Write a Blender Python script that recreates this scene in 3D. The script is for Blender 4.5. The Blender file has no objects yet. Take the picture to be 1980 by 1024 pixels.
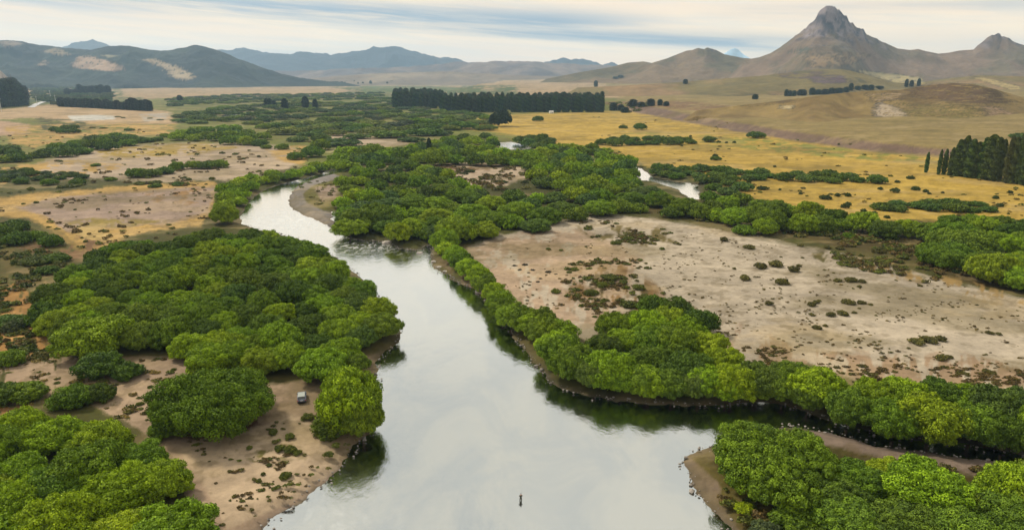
import bpy, math, random
import numpy as np
from mathutils import Vector
from mathutils.bvhtree import BVHTree

# ------------------------------------------------------------------ camera, sky, sun, exposure
SC = bpy.context.scene
COL = SC.collection
W_, H_ = 1980.0, 1024.0            # picture the positions were measured in
FPX = 1320.0
CAM_H = 70.0
PITCH = math.atan((512.0 - 148.0) / FPX)
CP, SP = math.cos(PITCH), math.sin(PITCH)
cd = bpy.data.cameras.new('camera'); cam = bpy.data.objects.new('camera', cd); COL.objects.link(cam)
cd.sensor_width = 36.0; cd.lens = 36.0 * FPX / W_; cd.clip_end = 90000; cd.clip_start = 1.0
cam.location = (0, 0, CAM_H); cam.rotation_euler = (math.pi / 2 - PITCH, 0, 0)
SC.camera = cam
SC.view_settings.view_transform = 'Standard'; SC.view_settings.look = 'None'
SC.view_settings.gamma = 1; SC.view_settings.exposure = 0.58
SC.cycles.use_denoising = True
SC.cycles.max_bounces = 6; SC.cycles.diffuse_bounces = 3; SC.cycles.glossy_bounces = 2
SC.cycles.transmission_bounces = 3; SC.cycles.volume_bounces = 1; SC.cycles.transparent_max_bounces = 6
SUN_EL, SUN_AZ = math.radians(47), math.radians(-56)     # azimuth from +Y towards +X
sd = bpy.data.lights.new('sun', 'SUN'); sun = bpy.data.objects.new('sun', sd); COL.objects.link(sun)
sd.energy = 3.0; sd.angle = math.radians(8); sd.color = (1.0, 0.90, 0.73)
sun_dir = Vector((math.sin(SUN_AZ) * math.cos(SUN_EL), math.cos(SUN_AZ) * math.cos(SUN_EL), math.sin(SUN_EL)))
sun.rotation_euler = sun_dir.to_track_quat('Z', 'Y').to_euler(); sun.location = (0, 0, 300)


class NT:
    """small helper that writes node maths as calls"""
    def __init__(s, tree): s.t = tree
    def n(s, kind, **kw):
        o = s.t.nodes.new(kind)
        for k, v in kw.items(): setattr(o, k, v)
        return o
    def put(s, sock, v):
        if hasattr(v, 'is_output') or isinstance(v, bpy.types.NodeSocket): s.t.links.new(v, sock)
        elif v is not None:
            try: sock.default_value = v
            except Exception: sock.default_value = (*v, 1.0)
    def m(s, op, a, b=None, c=None, clamp=False):
        o = s.n('ShaderNodeMath', operation=op); o.use_clamp = clamp
        for i, v in enumerate((a, b, c)):
            if v is not None: s.put(o.inputs[i], v)
        return o.outputs[0]
    def mix(s, f, a, b, blend='MIX'):
        o = s.n('ShaderNodeMix', data_type='RGBA', blend_type=blend)
        s.put(o.inputs[0], f); s.put(o.inputs[6], a); s.put(o.inputs[7], b)
        return o.outputs[2]
    def noise(s, vec, scale, detail=3, rough=0.55, dist=0.0):
        o = s.n('ShaderNodeTexNoise'); s.put(o.inputs['Vector'], vec); o.inputs['Scale'].default_value = scale
        o.inputs['Detail'].default_value = detail; o.inputs['Roughness'].default_value = rough
        o.inputs['Distortion'].default_value = dist
        return o.outputs['Fac']
    def step(s, v, a, b, lo=0.0, hi=1.0):
        o = s.n('ShaderNodeMapRange', interpolation_type='SMOOTHSTEP'); s.put(o.inputs[0], v)
        o.inputs[1].default_value = a; o.inputs[2].default_value = b
        o.inputs[3].default_value = lo; o.inputs[4].default_value = hi
        return o.outputs[0]


def lin(r, g, b, k=1.0):
    f = lambda c: ((c / 255.0) / 12.92 if c / 255.0 <= 0.04045 else ((c / 255.0 + 0.055) / 1.055) ** 2.4) * k
    return (f(r), f(g), f(b))


def c4(t): return (t[0], t[1], t[2], 1.0)


world = bpy.data.worlds.new('World'); SC.world = world; world.use_nodes = True
wt = world.node_tree; wt.nodes.clear(); q = NT(wt)
sky = q.n('ShaderNodeTexSky', sky_type='NISHITA'); sky.sun_disc = False
sky.sun_elevation = SUN_EL; sky.sun_rotation = SUN_AZ; sky.altitude = 800; sky.dust_density = 2.0
tc = q.n('ShaderNodeTexCoord'); sx = q.n('ShaderNodeSeparateXYZ'); wt.links.new(tc.outputs['Generated'], sx.inputs[0])
X, Y, Z = sx.outputs
az = q.m('ARCTAN2', X, Y)
el = q.m('ARCSINE', q.m('MULTIPLY', Z, 0.9999))
cb = q.n('ShaderNodeCombineXYZ'); q.put(cb.inputs[0], q.m('MULTIPLY', az, 1.5))
q.put(cb.inputs[1], q.m('ADD', q.m('MULTIPLY', el, 15.0), q.m('MULTIPLY', az, 1.1))); cb.inputs[2].default_value = 3.1
n1 = q.noise(cb.outputs[0], 1.6, 5, 0.55, 0.35)
cb2 = q.n('ShaderNodeCombineXYZ'); q.put(cb2.inputs[0], q.m('MULTIPLY', az, 3.0))
q.put(cb2.inputs[1], q.m('ADD', q.m('MULTIPLY', el, 60.0), q.m('MULTIPLY', az, 4.0))); cb2.inputs[2].default_value = 7.7
n2 = q.noise(cb2.outputs[0], 1.5, 5, 0.6, 0.2)
wob = q.m('MULTIPLY', q.m('SUBTRACT', n2, 0.5), 0.016)


def band(e0, slope, width, a0, a1, soft):
    """one streak of cloud gap: elevation e0 + slope*az (radians), faded between azimuths a0 and a1"""
    d = q.m('DIVIDE', q.m('ADD', q.m('SUBTRACT', el, q.m('ADD', q.m('MULTIPLY', az, slope), e0)), wob), width)
    g = q.m('EXPONENT', q.m('MULTIPLY', q.m('MULTIPLY', d, d), -1.0))
    return q.m('MULTIPLY', q.m('MULTIPLY', g, q.step(az, a0 - soft, a0 + soft)), q.step(az, a1 - soft, a1 + soft, 1, 0))


blue = q.m('MAXIMUM', band(0.076, -0.036, 0.016, -0.75, 0.16, 0.12), band(0.062, -0.055, 0.010, -0.15, 0.42, 0.12))
blue = q.m('MAXIMUM', blue, q.m('MULTIPLY', band(0.024, 0.0, 0.014, -0.9, -0.22, 0.10), 0.50))
blue = q.m('MAXIMUM', blue, q.m('MULTIPLY', band(0.082, 0.0, 0.008, 0.28, 0.9, 0.12), 0.40))
blue = q.m('MAXIMUM', blue, q.m('MULTIPLY', band(0.115, -0.02, 0.012, -0.9, 0.1, 0.2), 0.8))
high = q.m('MULTIPLY', q.step(el, 0.12, 0.3), q.step(n1, 0.5, 0.68, 0.0, 0.45))
gaps = q.m('ADD', q.m('MULTIPLY', blue, q.step(n2, 0.30, 0.62, 0.45, 1.0)), high, clamp=True)
cloud = q.mix(q.step(n1, 0.35, 0.65), c4(lin(244, 222, 194)), c4(lin(255, 232, 198)))
cloud = q.mix(q.m('MULTIPLY', q.step(n2, 0.42, 0.64), 0.35), cloud, c4(lin(210, 212, 206)))
warm = q.m('MULTIPLY', q.step(el, 0.0, 0.045, 1.0, 0.0), q.step(az, -0.4, 0.2))
cloud = q.mix(q.m('MULTIPLY', warm, 0.6), cloud, c4(lin(255, 222, 190)))
haze_b = q.m('MULTIPLY', q.step(el, 0.0, 0.05, 1.0, 0.0), q.step(az, -0.5, 0.0, 1.0, 0.0))
cloud = q.mix(q.m('MULTIPLY', haze_b, 0.7), cloud, c4(lin(232, 224, 216)))
cloud = q.mix(q.step(el, .12, .3, 0, .75), cloud, c4(lin(226, 226, 220)))
clear = q.mix(0.80, q.mix(1.0, sky.outputs[0], (0.085, 0.085, 0.085, 1), 'MULTIPLY'), c4(lin(134, 154, 172)))
skyc = q.mix(gaps, cloud, clear)
gain = q.step(el, 0.10, 0.9, 1.0, 1.15)
bg = q.n('ShaderNodeBackground'); q.put(bg.inputs[0], skyc); q.put(bg.inputs[1], q.m('MULTIPLY', gain, 0.84))
out = q.n('ShaderNodeOutputWorld'); wt.links.new(bg.outputs[0], out.inputs[0])

# ------------------------------------------------------------------ projection and noise helpers


def ray(px, py):
    rx = (np.asarray(px, float) - W_ / 2) / FPX; ry = (H_ / 2 - np.asarray(py, float)) / FPX
    return rx, CP + ry * SP, -SP + ry * CP


def project(x, y, z):
    dz = z - CAM_H
    depth = np.maximum(y * CP - dz * SP, 1e-3)
    return W_ / 2 + FPX * x / depth, H_ / 2 - FPX * (y * SP + dz * CP) / depth


def plane_at(px, py, z):
    dx, dy, dz = ray(px, py)
    t = (z - CAM_H) / np.minimum(dz, -1e-4)
    return dx * t, dy * t


def vnoise(x, y, seed=0):
    xi = np.floor(x); yi = np.floor(y); fx = x - xi; fy = y - yi
    fx = fx * fx * (3 - 2 * fx); fy = fy * fy * (3 - 2 * fy)
    xi = xi.astype(np.int64); yi = yi.astype(np.int64)
    def h(a, b):
        v = (a * 374761393 + b * 668265263 + seed * 2147483647 + 1013904223) & 0xffffffff
        v = ((v ^ (v >> 13)) * 1274126177) & 0xffffffff
        v = ((v ^ (v >> 16)) * 2246822519) & 0xffffffff
        return (v ^ (v >> 15)).astype(float) / 4294967295.0
    a = h(xi, yi); b = h(xi + 1, yi); c = h(xi, yi + 1); d = h(xi + 1, yi + 1)
    return (a * (1 - fx) + b * fx) * (1 - fy) + (c * (1 - fx) + d * fx) * fy


def fbm(x, y, seed=0, octs=4, gain=0.5):
    s = 0; a = 1; t = 0
    for o in range(octs):
        s = s + a * vnoise(x * 2 ** o + 17.3 * o, y * 2 ** o - 9.1 * o, seed + o * 7); t += a; a *= gain
    return s / t


def ridged(x, y, seed=0, octs=4):
    s = 0; a = 1; t = 0
    for o in range(octs):
        n = 1 - np.abs(vnoise(x * 2 ** o + 5.3 * o, y * 2 ** o, seed + o * 11) * 2 - 1)
        s = s + a * n * n; t += a; a *= 0.5
    return s / t


def inpoly(px, py, poly):
    c = np.zeros(px.shape, bool)
    pts = np.array(poly, float); n = len(pts)
    x0, y0 = pts.min(0); x1, y1 = pts.max(0)
    m = (px >= x0) & (px <= x1) & (py >= y0) & (py <= y1)
    if not m.any(): return c
    X_, Y_ = px[m], py[m]; r = np.zeros(X_.shape, bool); j = n - 1
    for i in range(n):
        xi, yi = pts[i]; xj, yj = pts[j]
        if yi != yj:
            r ^= ((yi > Y_) != (yj > Y_)) & (X_ < (xj - xi) * (Y_ - yi) / (yj - yi) + xi)
        j = i
    c[m] = r
    return c


def sstep(v, a, b):
    t = np.clip((v - a) / (b - a), 0, 1); return t * t * (3 - 2 * t)


def segdist(x, y, pts, closed=True):
    d = np.full(x.shape, 1e9)
    n = len(pts)
    for i in range(n if closed else n - 1):
        ax, ay = pts[i]; bx, by = pts[(i + 1) % n]
        vx, vy = bx - ax, by - ay; L = vx * vx + vy * vy + 1e-9
        t = np.clip(((x - ax) * vx + (y - ay) * vy) / L, 0, 1)
        d = np.minimum(d, np.hypot(x - ax - t * vx, y - ay - t * vy))
    return d


def tag(o, label=None, cat=None, group=None, kind=None):
    if label: o['label'] = label
    if cat: o['category'] = cat
    if group: o['group'] = group
    if kind: o['kind'] = kind
    return o


def link(name, me, mat=None, parent=None):
    o = bpy.data.objects.new(name, me); COL.objects.link(o)
    if mat is not None and not me.materials: me.materials.append(mat)
    if parent is not None: o.parent = parent
    return o


def mesh_np(name, verts, faces, attrs=None, smooth=False):
    """verts (n,3), faces (m,k) arrays, attrs {name: (n,) or (n,3)}"""
    verts = np.asarray(verts, np.float32); faces = np.asarray(faces, np.int32)
    me = bpy.data.meshes.new(name); k = faces.shape[1]
    me.vertices.add(len(verts)); me.vertices.foreach_set('co', verts.ravel())
    me.loops.add(faces.size); me.loops.foreach_set('vertex_index', faces.ravel())
    me.polygons.add(len(faces)); me.polygons.foreach_set('loop_start', np.arange(0, faces.size, k, dtype=np.int32))
    me.polygons.foreach_set('use_smooth', np.full(len(faces), smooth, bool))
    for a, v in (attrs or {}).items():
        v = np.asarray(v, np.float32)
        if v.ndim == 1:
            at = me.attributes.new(a, 'FLOAT', 'POINT'); at.data.foreach_set('value', v)
        else:
            at = me.attributes.new(a, 'FLOAT_COLOR', 'POINT')
            at.data.foreach_set('color', np.hstack([v, np.ones((len(v), 1), np.float32)]).ravel())
    me.update(calc_edges=True); me.validate()
    return me


def grid_faces(nr, nc):
    i = np.arange((nr - 1) * (nc - 1)); r = i // (nc - 1); c = i % (nc - 1); a = r * nc + c
    return np.stack([a, a + 1, a + nc + 1, a + nc], 1)


# ------------------------------------------------------------------ what covers the ground (measured outlines, own colours, one painted tree shadow)
K = 0.42
SAND = lin(204, 182, 156, K); PALE = lin(208, 193, 170, K); PINK = lin(182, 158, 140, K)
GOLD = lin(212, 178, 82, K); GOLD2 = lin(184, 156, 70, K); TAN = lin(196, 164, 118, K); OCHRE = lin(208, 170, 98, K)
OLIVE = lin(88, 88, 38, K); DOL = lin(96, 84, 44, K); MEADOW = lin(128, 132, 58, K); BROWN = lin(140, 106, 72, K)
GRAVEL = lin(156, 148, 142, K); HILLB = lin(146, 122, 84, K); HILLG = lin(160, 140, 86, K); MAUVE = lin(138, 114, 98, K)
WHITE = lin(226, 222, 212, K); RED = lin(160, 108, 72, K); FAR_TAN = lin(196, 168, 130, K); WETMUD = lin(112, 102, 92, K)
GREENF = lin(88, 104, 50, K)

# outline, colour, ragged edge in px, patchiness 0..1 (1 = full cover)
COVER = [
    ([(-900, 300), (2900, 300), (2900, 1400), (-900, 1400)], OLIVE, 10, 1),
    ([(-900, 190), (1250, 190), (1250, 320), (-900, 320)], MEADOW, 14, 1),
    ([(-900, 150), (-900, 190), (300, 192), (700, 190), (1000, 188), (1250, 190), (1250, 150)], FAR_TAN, 5, 1),
    ([(640, 168), (1000, 165), (1000, 200), (640, 198)], GREENF, 6, 0.8),
    ([(300, 188), (760, 185), (780, 215), (320, 215)], MEADOW, 6, .8),
    ([(700, 166), (860, 168), (950, 176), (700, 182)], lin(98, 118, 60, K), 4, 1),
    ([(30, 190), (240, 165), (300, 205), (180, 215), (50, 205)], lin(96, 108, 56, K), 4, .8),
    # right: fields and terrace
    ([(1150, 150), (2900, 150), (2900, 345), (1980, 345), (1600, 300), (1250, 225)], HILLG, 6, 1),
    ([(900, 232), (960, 222), (1190, 216), (1230, 212), (1330, 228), (1420, 246), (1520, 262), (1700, 296), (1850, 306), (2300, 340), (2700, 420), (2400, 470), (1980, 430), (1700, 425), (1480, 395), (1380, 345), (1250, 318), (1180, 290), (1080, 282), (1000, 262), (900, 250)], GOLD, 8, 1),
    ([(980, 222), (1200, 214), (1330, 232), (1500, 262), (1400, 262), (1200, 240), (1000, 238)], GOLD2, 10, .6),
    ([(1400, 262), (1520, 270), (1840, 312), (1990, 330), (1800, 318), (1560, 300), (1400, 285)], lin(150, 150, 62, K), 8, .7),
    ([(950, 225), (1300, 225), (1980, 340), (1980, 430), (1400, 360), (1000, 270)], lin(192, 160, 66, K), 16, .45),
    ([(1180, 252), (1400, 262), (1500, 285), (1350, 285), (1200, 275)], lin(170, 160, 72, K), 8, .5),
    ([(1180, 206), (1260, 206), (1400, 234), (1560, 258), (1700, 276), (1840, 290), (2100, 318), (2500, 350), (2500, 366), (2100, 332), (1840, 304), (1700, 294), (1560, 276), (1400, 250), (1240, 220)], MAUVE, 5, 1),
    ([(1140, 196), (1330, 196), (1420, 205), (1500, 215), (1360, 214), (1200, 206)], BROWN, 6, .8),
    # far left fields
    ([(40, 160), (150, 160), (150, 171), (50, 172)], lin(196, 188, 140, K), 2, 1),
    ([(230, 164), (620, 166), (680, 175), (640, 184), (300, 190), (240, 186)], lin(194, 166, 128, K), 3, 1),
    ([(-300, 215), (0, 212), (90, 202), (240, 204), (330, 216), (345, 240), (160, 240), (60, 228), (-300, 245)], lin(206, 176, 136, K), 4, 1),
    ([(-300, 238), (0, 234), (60, 240), (50, 262), (-300, 270)], lin(206, 172, 140, K), 4, 1),
    ([(10, 245), (170, 236), (340, 240), (330, 262), (180, 262), (60, 285), (20, 275)], OCHRE, 6, .8),
    ([(70, 228), (160, 232), (200, 250), (80, 252)], OLIVE, 6, .8),
    ([(130, 224), (190, 222), (222, 224), (222, 231), (140, 234)], WHITE, 2, 1),
    ([(270, 221), (330, 218), (320, 232), (280, 236)], lin(200, 190, 176, K), 3, .8),
    ([(300, 196), (520, 195), (520, 230), (340, 235)], lin(120, 122, 58, K), 8, .7),
    # left fields, nearer
    ([(120, 295), (260, 280), (380, 276), (560, 282), (590, 300), (570, 322), (470, 345), (330, 350), (200, 345), (80, 350), (60, 325)], SAND, 8, 1),
    ([(180, 288), (380, 276), (470, 285), (360, 300), (200, 305)], GOLD2, 8, .8),
    ([(510, 285), (592, 282), (588, 320), (540, 310)], OCHRE, 6, .8),
    ([(-300, 345), (0, 320), (120, 310), (240, 318), (200, 335), (60, 345), (0, 360)], OCHRE, 8, .7),
    ([(-300, 420), (0, 385), (80, 372), (300, 355), (420, 352), (412, 395), (390, 435), (300, 445), (240, 460), (210, 480), (160, 490), (120, 455), (60, 420), (-100, 420)], OCHRE, 7, 1),
    ([(30, 402), (110, 380), (300, 366), (418, 362), (405, 410), (330, 432), (130, 448), (90, 420)], PINK, 6, 1),
    ([(240, 372), (400, 362), (410, 392), (280, 400)], lin(172, 134, 88, K), 8, .5),
    ([(120, 430), (180, 422), (330, 425), (230, 440), (150, 442)], lin(160, 140, 70, K), 5, .8),
    ([(145, 440), (200, 436), (218, 470), (170, 480)], lin(222, 190, 122, K), 5, 1),
    ([(130, 455), (200, 468), (160, 505), (60, 500), (20, 480)], BROWN, 9, .8),
    ([(0, 480), (60, 478), (110, 520), (80, 600), (0, 560)], lin(112, 100, 50, K), 10, .8),
    ([(-200, 560), (0, 550), (100, 540), (110, 620), (120, 690), (60, 700), (-200, 690)], lin(178, 134, 76, K), 12, .75),
    ([(-200, 605), (40, 600), (110, 630), (110, 660), (-100, 660)], lin(206, 160, 96, K), 8, .9),
    ([(-200, 700), (60, 690), (300, 690), (370, 690), (360, 760), (300, 800), (260, 830), (170, 775), (80, 765), (-200, 780)], lin(190, 164, 136, K), 10, .95),
    ([(-200, 740), (60, 740), (60, 800), (-200, 830)], lin(180, 134, 84, K), 10, .8),
    ([(200, 690), (360, 690), (520, 740), (590, 735), (680, 690), (738, 680), (736, 730), (760, 800), (700, 870), (640, 930), (560, 985), (480, 1040), (420, 1100), (300, 1300), (200, 1300), (380, 1000), (330, 880), (260, 820), (220, 770)], lin(188, 162, 136, K), 7, 1),
    ([(340, 840), (420, 810), (520, 800), (500, 835), (420, 850), (390, 862)], lin(112, 76, 52, K), 8, .9),  # cast shadow of the lone broad willow, painted dark brown on the sand
    ([(340, 862), (450, 838), (560, 800), (640, 830), (660, 900), (560, 970), (440, 1024), (400, 950)], lin(204, 180, 150, K), 5, 1),
    ([(430, 870), (560, 862), (590, 880), (500, 890)], lin(120, 112, 60, K), 8, .7),
    # middle of the valley
    ([(830, 322), (880, 312), (1010, 318), (1022, 345), (960, 362), (890, 358)], SAND, 7, 1),
    ([(825, 312), (980, 306), (1030, 318), (880, 336)], lin(118, 92, 56, K), 8, .7),
    ([(610, 262), (670, 258), (790, 265), (790, 280), (690, 290), (620, 275)], SAND, 5, 1),
    ([(620, 288), (700, 282), (690, 292), (640, 300)], lin(182, 176, 120, K), 4, .8),
    ([(555, 350), (660, 325), (662, 460), (560, 430)], lin(112, 108, 44, K), 2, 1),
    ([(530, 360), (575, 348), (640, 334), (660, 342), (606, 358), (586, 374), (592, 392), (622, 406), (648, 412), (668, 466), (600, 450), (535, 412)], GRAVEL, 2, 1),
    ([(605, 362), (655, 352), (650, 382), (620, 390)], PINK, 4, .9),
    # big sandy flat on the right
    ([(905, 480), (960, 458), (1060, 436), (1150, 418), (1250, 420), (1400, 446), (1560, 478), (1700, 505), (1850, 548), (1990, 580), (2300, 640), (2500, 800), (2200, 790), (1990, 760), (1700, 745), (1560, 700), (1400, 700), (1200, 700), (1080, 640), (1000, 600), (950, 545)], PALE, 7, 1),
    ([(905, 480), (960, 458), (1130, 440), (1240, 500), (1180, 640), (1060, 620), (950, 545)], lin(198, 172, 144, K), 10, .9),
    ([(1250, 560), (1400, 620), (1500, 660), (1700, 690), (1850, 680), (2000, 715), (2200, 790), (1980, 765), (1700, 745), (1560, 705), (1400, 690), (1330, 640)], lin(182, 154, 124, K), 12, .7),
    ([(1100, 515), (1210, 505), (1270, 545), (1290, 590), (1180, 620), (1100, 580)], lin(150, 118, 72, K), 14, .7),
    ([(1110, 540), (1180, 520), (1260, 560), (1240, 600), (1160, 590)], DOL, 12, .5),
    ([(1120, 430), (1280, 436), (1310, 470), (1230, 480), (1140, 458)], lin(126, 112, 64, K), 14, .5),
    ([(1130, 405), (1260, 412), (1420, 438), (1580, 468), (1720, 496), (1870, 548), (2010, 572), (2010, 500), (1800, 470), (1400, 410), (1200, 395)], DOL, 6, 1),
    ([(1560, 480), (1700, 485), (1820, 515), (1790, 545), (1680, 518), (1560, 496)], lin(112, 104, 54, K), 14, .5),
    ([(1640, 500), (1760, 502), (1850, 540), (1990, 570), (1990, 590), (1830, 560), (1700, 526)], lin(184, 152, 96, K), 12, .55),
    ([(1640, 455), (1760, 462), (1830, 480), (1760, 490), (1660, 474)], lin(176, 158, 104, K), 6, .5),
    ([(830, 495), (880, 540), (960, 600), (1000, 660), (960, 560), (900, 500)], lin(120, 104, 80, K), 5, .9),
    # foreground island on the right
    ([(1290, 880), (1340, 870), (1500, 810), (2300, 880), (2300, 1300), (1380, 1300)], lin(96, 88, 42, K), 6, 1),
    ([(1290, 878), (1330, 880), (1390, 930), (1400, 985), (1450, 1060), (1500, 1200), (1430, 1200), (1380, 1040), (1320, 940)], lin(138, 120, 102, K), 4, 1),
    ([(1560, 800), (1640, 830), (1760, 850), (1990, 890), (2300, 930), (2300, 975), (1980, 940), (1760, 895), (1640, 870), (1560, 850)], lin(156, 136, 120, K), 5, 1),
]
HILL_COVER_ = [
    # forested hills, bare patches
    ([(140, 128), (152, 110), (175, 108), (210, 118), (245, 135), (215, 138), (150, 132)], lin(214, 180, 148, K), 3, 1),
    ([(70, 126), (92, 115), (88, 128)], lin(180, 156, 130, K), 2, 1),
    ([(80, 100), (110, 92), (135, 106), (115, 108)], lin(176, 156, 124, K), 3, 1),
    ([(0, 80), (30, 79), (46, 86), (10, 92)], lin(160, 140, 120, K), 3, .9),
    ([(275, 115), (300, 114), (345, 130), (378, 148), (360, 156), (335, 150), (320, 132)], lin(206, 182, 144, K), 4, 1),
    ([(190, 105), (230, 108), (210, 112)], lin(170, 160, 120, K), 2, 1),
    # hills to the right
    ([(1690, 215), (1700, 198), (1730, 206), (1755, 222), (1740, 235), (1705, 240)], lin(206, 186, 158, K), 4, .9),
    ([(1680, 180), (1750, 178), (1740, 192), (1690, 196)], lin(190, 164, 128, K), 5, .7),
    ([(1900, 205), (1930, 208), (1965, 222), (1975, 242), (1940, 240), (1915, 226)], lin(200, 168, 132, K), 5, .7),
    ([(1765, 165), (1860, 160), (1920, 175), (1960, 200), (1850, 198), (1760, 185)], lin(122, 98, 72, K), 10, .8),
    ([(1740, 200), (1900, 205), (1910, 250), (1760, 255)], lin(136, 122, 66, K), 14, .7),
    ([(1640, 134), (1700, 140), (1780, 150), (1790, 163), (1730, 160), (1680, 145)], lin(206, 188, 132, K), 3, 1),
    ([(1880, 150), (1990, 185), (2100, 215), (2100, 200), (1990, 172), (1900, 148)], lin(204, 182, 124, K), 3, .9),
    ([(1500, 140), (1560, 135), (1600, 140), (1560, 152), (1510, 150)], lin(120, 100, 100, K), 5, .7),
    ([(1560, 148), (1630, 145), (1640, 160), (1580, 162)], lin(124, 104, 110, K), 4, .8),
    ([(1380, 188), (1500, 180), (1540, 198), (1440, 205)], lin(120, 100, 66, K), 6, .7),
    ([(1505, 205), (1535, 203), (1530, 210), (1510, 211)], lin(216, 196, 150, K), 2, 1),
    ([(1520, 98), (1560, 90), (1580, 98), (1555, 104), (1525, 104)], lin(76, 88, 66, K), 3, .9),
    ([(1560, 110), (1640, 100), (1680, 106), (1640, 125), (1570, 130)], lin(176, 148, 110, K), 6, .8),
    ([(1650, 148), (1665, 152), (1680, 162), (1664, 160)], lin(58, 70, 56, K), 1, 1),
    ([(1530, 136), (1575, 134), (1565, 141), (1535, 142)], lin(58, 66, 52, K), 2, 1),
]


HILL_COVER = [(a_, b_, c_ * 1.7, min(d_, .95)) for a_, b_, c_, d_ in HILL_COVER_]


def paint(px, py, base, cover, seed=0):
    c = np.array(base, float); c = np.broadcast_to(c, px.shape + (3,)).copy()
    far = np.clip((py - 140) / 400.0, 0.04, 1.5)
    for i, (poly, colr, rag, fill) in enumerate(cover):
        NS = 5
        p = np.array(poly, float); lo = p.min(0) - 40; hi = p.max(0) + 40
        m = (px > lo[0]) & (px < hi[0]) & (py > lo[1]) & (py < hi[1])
        if not m.any(): continue
        X_, Y_, F_ = px[m], py[m], far[m]
        w = np.zeros(X_.shape)
        for k in range(NS):
            jx = (fbm(X_ / 34 / np.sqrt(F_), Y_ / (16 * F_), seed + i * 5 + k // 2, 4, .6) - .5) * rag * 5 + (k - 2) * rag * .30
            jy = (fbm(X_ / 40 / np.sqrt(F_) + 31, Y_ / (16 * F_) + 9, seed + i * 5 + 3 + k // 2, 4, .6) - .5) * rag * 3 * np.sqrt(F_) + ((k * 3) % 5 - 2) * .4
            w += inpoly(X_ + jx, Y_ + jy, poly) / NS
        if fill < 1:
            n = fbm(X_ / 22, Y_ / (9 * np.maximum(F_, .15)), seed + 90 + i, 4, .65)
            w *= sstep(n, 0.72 - 0.45 * fill, 0.92 - 0.55 * fill)
        w = w[:, None]
        c[m] = c[m] * (1 - w) + np.array(colr) * w
    return c


# water outlines (measured), turned into ground metres at water level
WATER = [
    [(430, 1160), (500, 1024), (575, 968), (648, 918), (684, 866), (722, 838), (728, 790), (724, 735), (738, 682), (772, 668), (768, 625), (738, 585), (700, 540), (655, 500), (590, 466), (530, 450), (484, 440), (462, 428), (474, 400), (500, 372), (545, 356), (600, 342), (640, 330), (668, 318), (700, 312), (700, 318), (672, 328), (655, 334), (604, 346), (572, 362), (556, 382), (560, 404), (596, 420), (630, 432), (651, 447),
     (655, 454), (700, 466), (742, 466), (770, 480), (815, 486), (829, 470), (836, 482), (832, 500), (842, 520), (880, 542), (925, 565), (958, 600), (990, 645), (1030, 700), (1060, 738), (1110, 760), (1180, 772), (1300, 782), (1400, 785), (1480, 776), (1540, 788), (1620, 822), (1760, 850), (1860, 862), (1990, 880), (2300, 915), (2300, 935), (1990, 902), (1860, 884), (1740, 868), (1640, 846), (1560, 826), (1500, 824), (1430, 846), (1370, 866), (1312, 884), (1330, 918), (1362, 962), (1400, 1010), (1440, 1070), (1490, 1160)],
    [(640, 408), (648, 410), (657, 432), (662, 456), (652, 450)],
    [(966, 275), (985, 274), (1010, 279), (1028, 284), (1022, 292), (990, 290), (968, 287)],
    [(1222, 322), (1240, 326), (1262, 342), (1300, 350), (1350, 356), (1352, 384), (1340, 388), (1310, 366), (1268, 352), (1240, 350)],
    [(428, 223), (440, 221), (458, 222), (452, 228), (432, 229)],
    [(1655, 898), (1700, 905), (1705, 940), (1668, 938)],
    [(1868, 958), (1925, 960), (1935, 985), (1885, 990)],
]
def round_off(pts):
    """Chaikin corner cutting: river banks curve"""
    p = np.array(pts, float)
    for _ in range(2):
        n = np.roll(p, -1, 0); p = np.stack([p * .75 + n * .25, p * .25 + n * .75], 1).reshape(-1, 2)
    return p
WATER_M = []
for w in WATER:
    p = round_off(w) if len(w) > 10 else np.array(w, float)
    x, y = plane_at(p[:, 0], p[:, 1], 0.0); WATER_M.append(np.stack([x, y], 1))
SCARP_PX = [(2700, 420), (1980, 325), (1850, 306), (1700, 294), (1560, 275), (1450, 256), (1330, 234), (1230, 216), (1120, 203), (1000, 190), (860, 180)]
sx_, sy_ = plane_at(np.array([p[0] for p in SCARP_PX], float), np.array([p[1] for p in SCARP_PX], float), 1.2)
SCARP = np.stack([sx_, sy_], 1)


def terrace(x, y):
    """the raised bench behind the golden field: height above the valley floor"""
    poly = list(map(tuple, SCARP)) + [(3500, 40000), (60000, 40000), (60000, SCARP[0][1])]
    ins = inpoly(x, y, poly); d = np.where(ins, segdist(x, y, SCARP, False), 0)
    wob = 1 + .4 * (fbm(x / 60, y / 60, 5, 3) - .5)
    return (7.5 * sstep(d * wob, 0, 26) + 40 * (1 - np.exp(-np.maximum(d - 25, 0) / 1700))
            + sstep(d, 60, 600) * 16 * (fbm(x / 420, y / 420, 8, 4) - .45))


def land_z(x, y): return 1.2 + terrace(x, y)


def land_at(px, py, up=0.0):
    """ground point seen at a pixel, for something `up` metres above the ground"""
    px = np.atleast_1d(np.asarray(px, float)); py = np.atleast_1d(np.asarray(py, float)); z = np.full(px.shape, 1.2)
    for _ in range(6):
        x, y = plane_at(px, py, np.minimum(z + up, CAM_H - 2)); z = .5 * z + .5 * land_z(x, y) if (z > 1.5).any() else land_z(x, y)
    return x, y, z


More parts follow.
